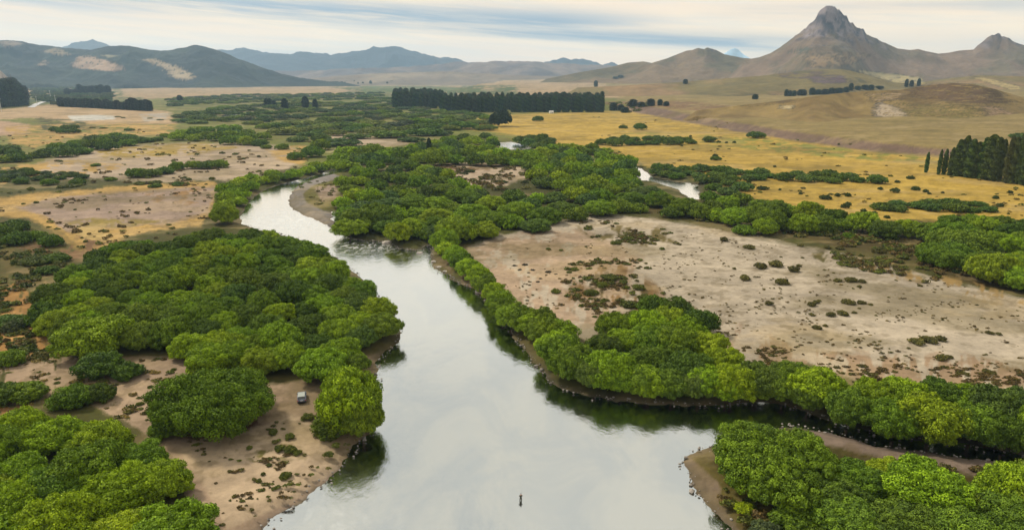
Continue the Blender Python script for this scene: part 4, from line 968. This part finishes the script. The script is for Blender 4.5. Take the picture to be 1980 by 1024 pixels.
# ------------------------------------------------------------------ poplars and the plantation
PDARK = (.065, .092, .020)
pop = [(1790, 334, 296, 8), (1814, 338, 292, 8), (1824, 338, 290, 10), (1836, 340, 288, 12), (1848, 341, 274, 20), (1860, 342, 268, 20), (1872, 344, 270, 22), (1884, 345, 276, 20), (1896, 346, 270, 22), (1908, 348, 262, 30), (1920, 350, 270, 24), (1930, 351, 276, 16), (1944, 354, 270, 16), (1954, 355, 272, 18), (1966, 356, 266, 20), (1978, 358, 268, 20), (1990, 360, 264, 22), (2004, 361, 266, 22), (2020, 363, 268, 22)]
for i, (px, yb, yt, wpx) in enumerate(pop):
    x, y, z = land_at(px, yb); x, y, z = float(x[0]), float(y[0]), float(z[0])
    k = FPX / (y * CP + CAM_H * SP); hgt = (yb - yt) / k * 1.06 * RNG.uniform(.94, 1.05); R = wpx * .44 / k
    s = hgt / 30.0
    lab = 'thin lone poplar standing apart in the golden field' if i == 0 else 'tall dark poplar in the row at the right edge, %s from left' % ORD[i]
    plant('poplar_tree', 'poplar', x, y, z, s, tuple(c * RNG.uniform(.85, 1.2) for c in PDARK), lab, 'poplar', 'poplars in a row on the golden field', RNG, 1.0, 1.0).scale = (R / 2.9, R / 2.9, s)
PIN = (.030, .052, .022)
nr_ = 0; prow = []
for row in range(4):
    n = 44 - row * 2
    for i in range(n):
        f = (i + RNG.uniform(-.35, .35)) / n; px = 768 + f * 404; yb = 217 - row * 4.2 - (1 - f) * 9 * (f < .22)
        prow.append((row, px, yb, 6.5 + 3.5 * min(1, row), RNG.uniform(.86, 1.12) * (1.15 if RNG.random() < .05 else 1)))
cnt = {}
for (row, px, yb, _, sv) in prow:
    x, y, z = land_at(px, yb); x, y, z = float(x[0]), float(y[0]), float(z[0]); k = FPX / (y * CP + CAM_H * SP)
    hgt = 31.5 / k * (.6 + .4 * sv) * (1 - .05 * row); s = hgt / 30.0; cnt[row] = cnt.get(row, 0) + 1
    lab = 'dark tree in the %s row of the distant plantation, %s from left' % (['front', 'second', 'third', 'back'][row], ORD[cnt[row]])
    plant('pine_tree', 'pine', x, y, z, s, tuple(c * RNG.uniform(.8, 1.25) for c in PIN), lab, 'plantation tree', 'front row of the plantation' if row == 0 else 'inner rows of the plantation', RNG, .92, RNG.uniform(1.5, 2.1))
def darks(pts, label, group, tint, kind='pine'):
    for i, (px, yb, hpx, wpx) in enumerate(pts):
        p3 = hit(px, yb); k = FPX / (p3.y * CP - (p3.z - CAM_H) * SP); s = hpx / k / 30.0; R = wpx * .55 / k
        o = plant('conifer_tree' if kind == 'pine' else 'poplar_tree', kind, p3.x, p3.y, p3.z - .5, s, tuple(c * RNG.uniform(.85, 1.2) for c in tint), label % (ORD[i + 1]), 'conifer' if kind == 'pine' else 'poplar', group, RNG)
        o.scale = (R / BASE_R[kind], R / BASE_R[kind], s)
darks([(516, 208, 18, 9), (522, 208, 18, 9), (530, 209, 15, 10), (551, 212, 22, 12), (591, 210, 24, 12), (610, 213, 22, 9), (348, 196, 12, 10), (830, 300, 34, 9)], 'dark narrow tree rising from the far valley thickets, %s from left', 'narrow trees of the far valley', (.020, .036, .016), 'poplar')
darks([(1186, 214, 16, 14), (1200, 214, 12, 12), (1224, 206, 14, 15), (1240, 207, 10, 12), (1258, 205, 14, 14), (1276, 204, 12, 9), (1288, 205, 9, 10), (1208, 218, 11, 14)], 'dark round tree right of the distant plantation, %s in its scattered line', 'dark trees right of the plantation', (.024, .038, .018))
darks([(1460, 192, 10, 10), (1520, 186, 13, 7), (1527, 186, 11, 7), (1535, 186, 11, 8), (1550, 185, 12, 16), (1570, 183, 13, 10), (1582, 182, 9, 12), (1595, 182, 10, 12), (1608, 180, 10, 12), (1622, 180, 10, 14), (1636, 178, 10, 10), (1645, 175, 14, 8), (1658, 174, 8, 10), (1672, 173, 9, 12), (1684, 173, 9, 10), (1700, 172, 6, 14)], 'small dark tree in the line below the pointed mountain, %s from left', 'dark trees below the pointed mountain', (.026, .044, .022))
darks([(1752, 168, 15, 6), (1762, 167, 12, 7), (1776, 166, 14, 6)], 'slim dark poplar on the hill crest, %s of three', 'three poplars on the hill crest', (.024, .038, .018), 'poplar')
darks([(1325, 162, 9, 8), (1200, 150, 5, 9), (1190, 152, 4, 9), (1152, 168, 12, 7)], 'small dark tree on the slope under the rocky hill, %s of four', 'lone trees on the slopes', (.03, .045, .025))
# dark blocks of forest on the left
lp = []
for row in range(3):
    for i in range(14): lp.append((-60 + i * 8.2 + RNG.uniform(-2, 2), 213 - row * 5 - i * .7, 50 - row * 3 - max(0, i - 11) * 8, 17))
darks([p_ for p_ in lp], 'tall dark conifer in the far left block, %s counted from its front row', 'conifer block at the far left edge', (.022, .034, .022))
darks([(120 + i * 6.8 + RNG.uniform(-2, 2), 206 + i * .35, 17 * (1 + .25 * (i > 18)) * RNG.uniform(.85, 1.15), 12) for i in range(26)], 'dark conifer in the windbreak bordering the tan left fields, %s from left', 'windbreak of the left fields', (.018, .026, .020))
darks([(130 + i * 6.5 + RNG.uniform(-2, 2), 184, (19 if i > 3 else 12) * RNG.uniform(.8, 1.1), 11) for i in range(13)], 'dark conifer in the clump behind the left windbreak, %s from left', 'clump behind the windbreak', (.018, .026, .024))
# forest edge under the wooded hills, too far to count
fe = Merge(); r2 = random.Random(9)
for i in range(260):
    px = r2.uniform(-60, 760); yb = 164.5 + r2.uniform(0, 1.5) - (px > 560) * 1.0
    x, y, z = land_at(px, yb); fe.add('pine', float(x[0]), float(y[0]), 1, r2.uniform(.8, 1.3), (.022, .032, .026), r2, 1, r2.uniform(1.5, 2.5))
fe.build('forest_edge', M_needle_far, 'dark strip of forest along the foot of the wooded hills', 'forest')

# ------------------------------------------------------------------ things: the angler, the car, the poles
import bmesh
def empty(name, loc, rz=0):
    o = bpy.data.objects.new(name, None); COL.objects.link(o); o.location = loc; o.rotation_euler = (0, 0, rz); return o


def bm_obj(name, build, mat, parent=None, bevel=0, smooth=False):
    bm = bmesh.new(); build(bm)
    if bevel: bmesh.ops.bevel(bm, geom=bm.edges[:], offset=bevel, segments=2, affect='EDGES', clamp_overlap=True)
    me = bpy.data.meshes.new(name); bm.to_mesh(me); bm.free(); me.materials.append(mat)
    if smooth:
        for p_ in me.polygons: p_.use_smooth = True
    return link(name, me, None, parent)


def box(bm, c, s, rot=None):
    from mathutils import Matrix
    m_ = Matrix.Translation(c) @ (rot or Matrix.Identity(4)) @ Matrix.Diagonal((*s, 1)); bmesh.ops.create_cube(bm, size=1, matrix=m_)


def cyl(bm, a, b, r0, r1, seg=12):
    from mathutils import Matrix
    a = Vector(a); b = Vector(b); d = b - a
    m_ = Matrix.Translation((a + b) / 2) @ d.to_track_quat('Z', 'Y').to_matrix().to_4x4()
    bmesh.ops.create_cone(bm, cap_ends=True, segments=seg, radius1=r0, radius2=r1, depth=d.length, matrix=m_)


def ball(bm, c, r, s=(1, 1, 1), seg=14):
    from mathutils import Matrix
    bmesh.ops.create_uvsphere(bm, u_segments=seg, v_segments=seg // 2 + 2, radius=r, matrix=Matrix.Translation(c) @ Matrix.Diagonal((*s, 1)))


# fly fisher, thigh deep in the river, seen from behind, rod out to the right
M_skin = simple_material('skin', (.50, .30, .21), .6); M_vest = simple_material('vest_cloth', (.055, .06, .05), .9, 0, .1, .2); M_wader = simple_material('wader_cloth', (.05, .05, .035), .8, 0, .2, .2)
M_cap = simple_material('cap_cloth', (.12, .13, .15), .9); M_rod = simple_material('rod_graphite', (.03, .03, .03), .4)
fx, fy = plane_at(1007, 967, 0.0); fx, fy = float(fx), float(fy)
per = empty('person', (fx, fy, -.38), math.radians(8)); tag(per, 'angler in dark vest and waders standing knee deep in the river', 'person')
def skinned(name, joints, edges, radii, mat, parent, lev=2):
    me = bpy.data.meshes.new(name); me.from_pydata(joints, edges, []); o = link(name, me, mat, parent)
    mod = o.modifiers.new('skin', 'SKIN'); mod.use_smooth_shade = True
    for i, r in enumerate(radii): me.skin_vertices[0].data[i].radius = (r, r)
    me.skin_vertices[0].data[0].use_root = True
    sb_ = o.modifiers.new('sub', 'SUBSURF'); sb_.levels = lev; sb_.render_levels = lev
    return o
J = [(0, 0, .95), (0, 0, 1.15), (0, .02, 1.36), (0, .02, 1.47), (0, .04, 1.56), (0, .05, 1.66),
     (-.10, 0, .90), (-.13, .03, .50), (-.14, -.03, .10), (-.14, .10, .04), (.10, 0, .90), (.14, .06, .50), (.15, .02, .10), (.15, .14, .04),
     (-.19, .02, 1.40), (-.25, .12, 1.16), (-.14, .34, 1.12), (-.12, .41, 1.12), (.19, .02, 1.40), (.27, .10, 1.17), (.26, .34, 1.26), (.26, .41, 1.29)]
E = [(0, 1), (1, 2), (2, 3), (3, 4), (4, 5), (0, 6), (6, 7), (7, 8), (8, 9), (0, 10), (10, 11), (11, 12), (12, 13), (2, 14), (14, 15), (15, 16), (16, 17), (2, 18), (18, 19), (19, 20), (20, 21)]
Rr = [.11, .11, .12, .065, .085, .09, .10, .075, .055, .05, .10, .075, .055, .05, .07, .05, .036, .036, .07, .05, .036, .036]
# fingers rooted in each palm
for hb, sx3 in ((17, 1), (21, -1)):
    b = J[hb]
    for k_ in range(4):
        i0 = len(J); xo = (-.027 + .018 * k_)
        J += [(b[0] + xo, b[1] + .045, b[2] + .01), (b[0] + xo, b[1] + .075, b[2] - .02), (b[0] + xo, b[1] + .055, b[2] - .045)]; E += [(hb, i0), (i0, i0 + 1), (i0 + 1, i0 + 2)]; Rr += [.010, .009, .008]
    i0 = len(J); J += [(b[0] + .03 * sx3, b[1] + .02, b[2] - .012), (b[0] + .025 * sx3, b[1] + .05, b[2] - .035)]; E += [(hb, i0), (i0, i0 + 1)]; Rr += [.011, .009]
skinned('body', J, E, Rr, M_skin, per)
skinned('vest', [(0, 0, .94), (0, 0, 1.13), (0, .02, 1.33), (0, .02, 1.43), (-.18, .02, 1.40), (-.255, .12, 1.16), (-.16, .32, 1.12), (.18, .02, 1.40), (.275, .10, 1.17), (.26, .32, 1.25)],
        [(0, 1), (1, 2), (2, 3), (2, 4), (4, 5), (5, 6), (2, 7), (7, 8), (8, 9)], [.178, .18, .19, .09, .088, .065, .05, .088, .065, .05], M_vest, per)
skinned('waders', [(0, 0, 1.10), (0, 0, .92), (-.10, 0, .86), (-.13, .03, .50), (-.14, -.03, .10), (-.14, .12, .05), (.10, 0, .86), (.14, .06, .50), (.15, .02, .10), (.15, .16, .05)],
        [(0, 1), (1, 2), (2, 3), (3, 4), (4, 5), (1, 6), (6, 7), (7, 8), (8, 9)], [.172, .17, .125, .10, .08, .06, .12, .095, .08, .06], M_wader, per)
def capb(bm):
    ball(bm, (0, .045, 1.70), .105, (1, 1.1, .75)); box(bm, (0, .165, 1.675), (.14, .12, .018))
bm_obj('cap', capb, M_cap, per, 0, True)
def faceb(bm):
    ball(bm, (0, .15, 1.635), .018, (.8, 1, 1.2)); ball(bm, (-.035, .135, 1.655), .012); ball(bm, (.035, .135, 1.655), .012); ball(bm, (0, .135, 1.60), .02, (1.4, .5, .35)); ball(bm, (-.095, .05, 1.64), .025, (.4, .8, 1.2)); ball(bm, (.095, .05, 1.64), .025, (.4, .8, 1.2))
bm_obj('face', faceb, M_skin, per, 0, True)
def rodb(bm):
    cyl(bm, (.26, .30, 1.20), (.26, .62, 1.45), .014, .010); cyl(bm, (.26, .62, 1.45), (.30, 2.3, 2.75), .008, .003); cyl(bm, (.225, .40, 1.235), (.255, .40, 1.235), .04, .04)
rod = bm_obj('fishing_rod', rodb, M_rod); rod.location = (fx, fy, -.38); rod.rotation_euler = (0, 0, math.radians(8))
tag(rod, 'thin dark fishing rod held out by the angler in the river', 'fishing rod')

# parked utility car, seen from its tail, nose away from the river
cxp, cyp, czp = land_at(584, 772); cxp, cyp, czp = float(cxp[0]), float(cyp[0]), float(czp[0])
car = empty('parked_car', (cxp, cyp, czp + .02), math.radians(16)); tag(car, 'grey blue car with pale roof parked under the willow on the sandy point', 'car')
M_paint = simple_material('car_paint', (.17, .19, .25), .3, .3, .5, .05); M_roof = simple_material('pale_car_roof', (.24, .26, .24), .5); M_glass = simple_material('car_glass', (.02, .025, .03), .08, 0, .8)
M_tyre = simple_material('tyre_rubber', (.02, .02, .02), .9); M_rim = simple_material('wheel_rim', (.5, .5, .5), .35, .8); M_lamp = simple_material('tail_lamp_plastic', (.45, .02, .02), .3); M_plate = simple_material('number_plate', (.7, .7, .7), .5)
M_bump = simple_material('bumper_plastic', (.03, .03, .035), .6)
def extr(bm, prof, w, inset=0):
    a = [bm.verts.new((-w / 2, y_, z_)) for y_, z_ in prof]; b = [bm.verts.new((w / 2, y_, z_)) for y_, z_ in prof]; n = len(prof)
    bm.faces.new(a[::-1]); bm.faces.new(b)
    for i in range(n): bm.faces.new((a[i], a[(i + 1) % n], b[(i + 1) % n], b[i]))
bm_obj('body', lambda bm: extr(bm, [(-2.2, .35), (2.15, .35), (2.3, .55), (2.25, .88), (1.2, 1.02), (-2.2, 1.05), (-2.28, .7)], 1.84), M_paint, car, .06, True)
bm_obj('cabin', lambda bm: extr(bm, [(-2.15, 1.045), (1.1, 1.03), (.35, 1.58), (-1.95, 1.60)], 1.62), M_glass, car, .05)
bm_obj('roof', lambda bm: box(bm, (0, -.85, 1.64), (1.5, 2.3, .07)), M_roof, car, .03)
for sx_c in (-1, 1):
    bm_obj('pillar', lambda bm: box(bm, (sx_c * .80, -2.02, 1.33), (.09, .12, .56)), M_paint, car, .02)
    bm_obj('tail_light', lambda bm: box(bm, (sx_c * .80, -2.27, .88), (.16, .07, .24)), M_lamp, car, .02)
    bm_obj('headlight', lambda bm: box(bm, (sx_c * .72, 2.25, .78), (.28, .08, .14)), M_rim, car, .02)
    bm_obj('wing_mirror', lambda bm: box(bm, (sx_c * 1.0, .75, 1.1), (.16, .1, .13)), M_bump, car, .03)
    for yy in (-1.4, 1.4):
        w_ = bm_obj('wheel', lambda bm: cyl(bm, (sx_c * .74, yy, .34), (sx_c * .94, yy, .34), .34, .34, 20), M_tyre, car, .02)
        bm_obj('rim', lambda bm: cyl(bm, (sx_c * .93, yy, .34), (sx_c * .955, yy, .34), .2, .18, 16), M_rim, w_)
bm_obj('bumper', lambda bm: box(bm, (0, -2.3, .48), (1.8, .12, .24)), M_bump, car, .03)
bm_obj('number_plate', lambda bm: box(bm, (0, -2.30, .80), (.5, .03, .13)), M_plate, car)

# power poles beside the far road
M_pole = simple_material('weathered_concrete', (.55, .54, .50), .9)
for i, (px, yb, hp) in enumerate([(72, 203, 17), (98, 189, 14), (108, 199, 15), (3, 216, 26)]):
    x, y, z = land_at(px, yb); k = FPX / (float(y[0]) * CP + CAM_H * SP); hgt = hp / k
    pl = empty('power_pole', (float(x[0]), float(y[0]), float(z[0])), .3)
    tag(pl, 'pale power pole beside the far road, %s from left' % ORD[[2, 3, 4, 1][i]], 'power pole', 'power poles along the far road')
    bm_obj('shaft', lambda bm: cyl(bm, (0, 0, -.3), (0, 0, hgt), .55, .32, 10), M_pole, pl)
    bm_obj('crossarm', lambda bm: box(bm, (0, 0, hgt * .9), (5.0, .3, .35)), M_pole, pl)
    for xx in (-2.2, 0, 2.2): bm_obj('insulator', lambda bm: cyl(bm, (xx, 0, hgt * .9 + .15), (xx, 0, hgt * .9 + .9), .14, .1, 8), M_pole, pl)
# far road
def strip(name, pts, w, mat, dz=.25):
    V = []; F_ = []; P = []
    for px, py in pts:
        x, y, z = land_at(px, py); P.append(Vector((float(x[0]), float(y[0]), float(z[0]) + dz)))
    for i, p_ in enumerate(P):
        d = (P[min(i + 1, len(P) - 1)] - P[max(i - 1, 0)]).normalized(); s = Vector((-d.y, d.x, 0)) * w / 2; V += [tuple(p_ - s), tuple(p_ + s)]
    for i in range(len(P) - 1): F_.append((2 * i, 2 * i + 1, 2 * i + 3, 2 * i + 2))
    return tag(link(name, mesh_np(name, V, F_), mat), kind='structure')
strip('road', [(60, 208), (72, 201), (88, 196), (92, 190), (110, 184), (130, 178)], 14, simple_material('pale_asphalt', (.34, .34, .35), .8, 0, .3, .1, .05), .5)
# white shed at the foot of the plantation
M_white = simple_material('white_render', (.7, .68, .62), .8); M_tin = simple_material('tin_roof', (.5, .48, .46), .5); M_dark = simple_material('dark_door', (.06, .05, .04), .7)
x, y, z = land_at(1066, 219); sb = empty('shed', (float(x[0]), float(y[0]), float(z[0])), .15); tag(sb, 'tiny white shed at the foot of the distant plantation', 'shed')
bm_obj('wall', lambda bm: box(bm, (0, 0, 1.6), (8, 5, 3.4)), M_white, sb)
bm_obj('roof', lambda bm: extr(bm, [(-2.9, 3.32), (2.9, 3.32), (0, 4.6)], 8.6), M_tin, sb)
bm_obj('door', lambda bm: box(bm, (1.2, -2.53, 1.1), (1.1, .06, 2.2)), M_dark, sb)
bm_obj('window', lambda bm: box(bm, (-2, -2.53, 1.8), (1.2, .06, 1.0)), M_dark, sb)

# stones at the water's edge
M_stone = simple_material('river_stone', (.30, .27, .24), .9, 0, .2, .3, 1.5)
rs = random.Random(3)
for i, (px, py, wp) in enumerate([(748, 468, 20), (838, 505, 12), (850, 516, 14), (862, 524, 12), (812, 488, 12)]):
    x, y = plane_at(px, py, .3); k = FPX / (float(y) * CP + CAM_H * SP); R = wp / 2 / k
    def stb(bm):
        bmesh.ops.create_icosphere(bm, subdivisions=3, radius=R)
        for v in bm.verts:
            n_ = 1 + .35 * (math.sin(v.co.x * 3 / R + i) * math.cos(v.co.y * 2.6 / R) * .5 + rs.uniform(-.06, .06)); v.co = Vector((v.co.x * n_, v.co.y * n_ * .8, v.co.z * n_ * .38))
    st = bm_obj('boulder', stb, M_stone); st.location = (float(x), float(y), .15)
    tag(st, ['large pale boulder at the water below the yellow-green willow', 'uppermost grey boulder on the right bank', 'middle grey boulder on the right bank', 'lowest grey boulder on the right bank', 'dark boulder in the mouth of the side channel'][i], 'boulder', 'boulders at the water')

# loose stones strewn along the near waterline
V = []; F_ = []; rg = np.random.default_rng(12); nst = 0
bm = bmesh.new(); bmesh.ops.create_icosphere(bm, subdivisions=1, radius=1); iv = np.array([v.co[:] for v in bm.verts]); iF = np.array([[v.index for v in f.verts] for f in bm.faces]); bm.free()
for w_ in WATER_M[:1]:
    for i in range(len(w_)):
        a_, b_ = w_[i], w_[(i + 1) % len(w_)]; L = math.hypot(*(b_ - a_))
        if max(a_[1], b_[1]) > 330 or abs(a_[0]) > 260: continue
        for _ in range(int(L * 1.7)):
            q_ = a_ + (b_ - a_) * rg.random() + rg.normal(0, .7, 2); s = rg.uniform(.06, .30) * (1 + (rg.random() < .05))
            r_3 = iv * (1 + rg.normal(0, .16, (len(iv), 1))) * np.array([s, s * rg.uniform(.7, 1.2), s * .6])
            V.append(r_3 + np.array([q_[0], q_[1], .12 + rg.uniform(0, .25)])); F_.append(iF + nst * len(iv)); nst += 1
tag(link('gravel', mesh_np('gravel', np.concatenate(V), np.concatenate(F_)), simple_material('shore_gravel', (.20, .18, .16), .9, 0, .2, .35, .8)), 'loose grey stones strewn along the near waterline', 'gravel', None, 'stuff')

# ------------------------------------------------------------------ the air
hb_ = bpy.data.meshes.new('haze'); XW, Y0, Y1, Z0, Z1 = 26000.0, -1200.0, 13600.0, -40.0, 640.0
hv = [(-XW, Y0, Z0), (XW, Y0, Z0), (XW, Y1, Z0), (-XW, Y1, Z0), (-XW, Y0, Z1), (XW, Y0, Z1), (XW, Y1, Z1), (-XW, Y1, Z1)]
hb_.from_pydata(hv, [], [(0, 3, 2, 1), (4, 5, 6, 7), (0, 1, 5, 4), (1, 2, 6, 5), (2, 3, 7, 6), (3, 0, 4, 7)])
hm = bpy.data.materials.new('air'); hm.use_nodes = True; t = hm.node_tree; t.nodes.clear()
pv = t.nodes.new('ShaderNodeVolumePrincipled'); pv.inputs['Color'].default_value = (.48, .72, 1.0, 1); pv.inputs['Density'].default_value = 5.2e-5; pv.inputs['Anisotropy'].default_value = .25
ho = t.nodes.new('ShaderNodeOutputMaterial'); t.links.new(pv.outputs[0], ho.inputs['Volume'])
tag(link('haze', hb_, hm), kind='stuff')
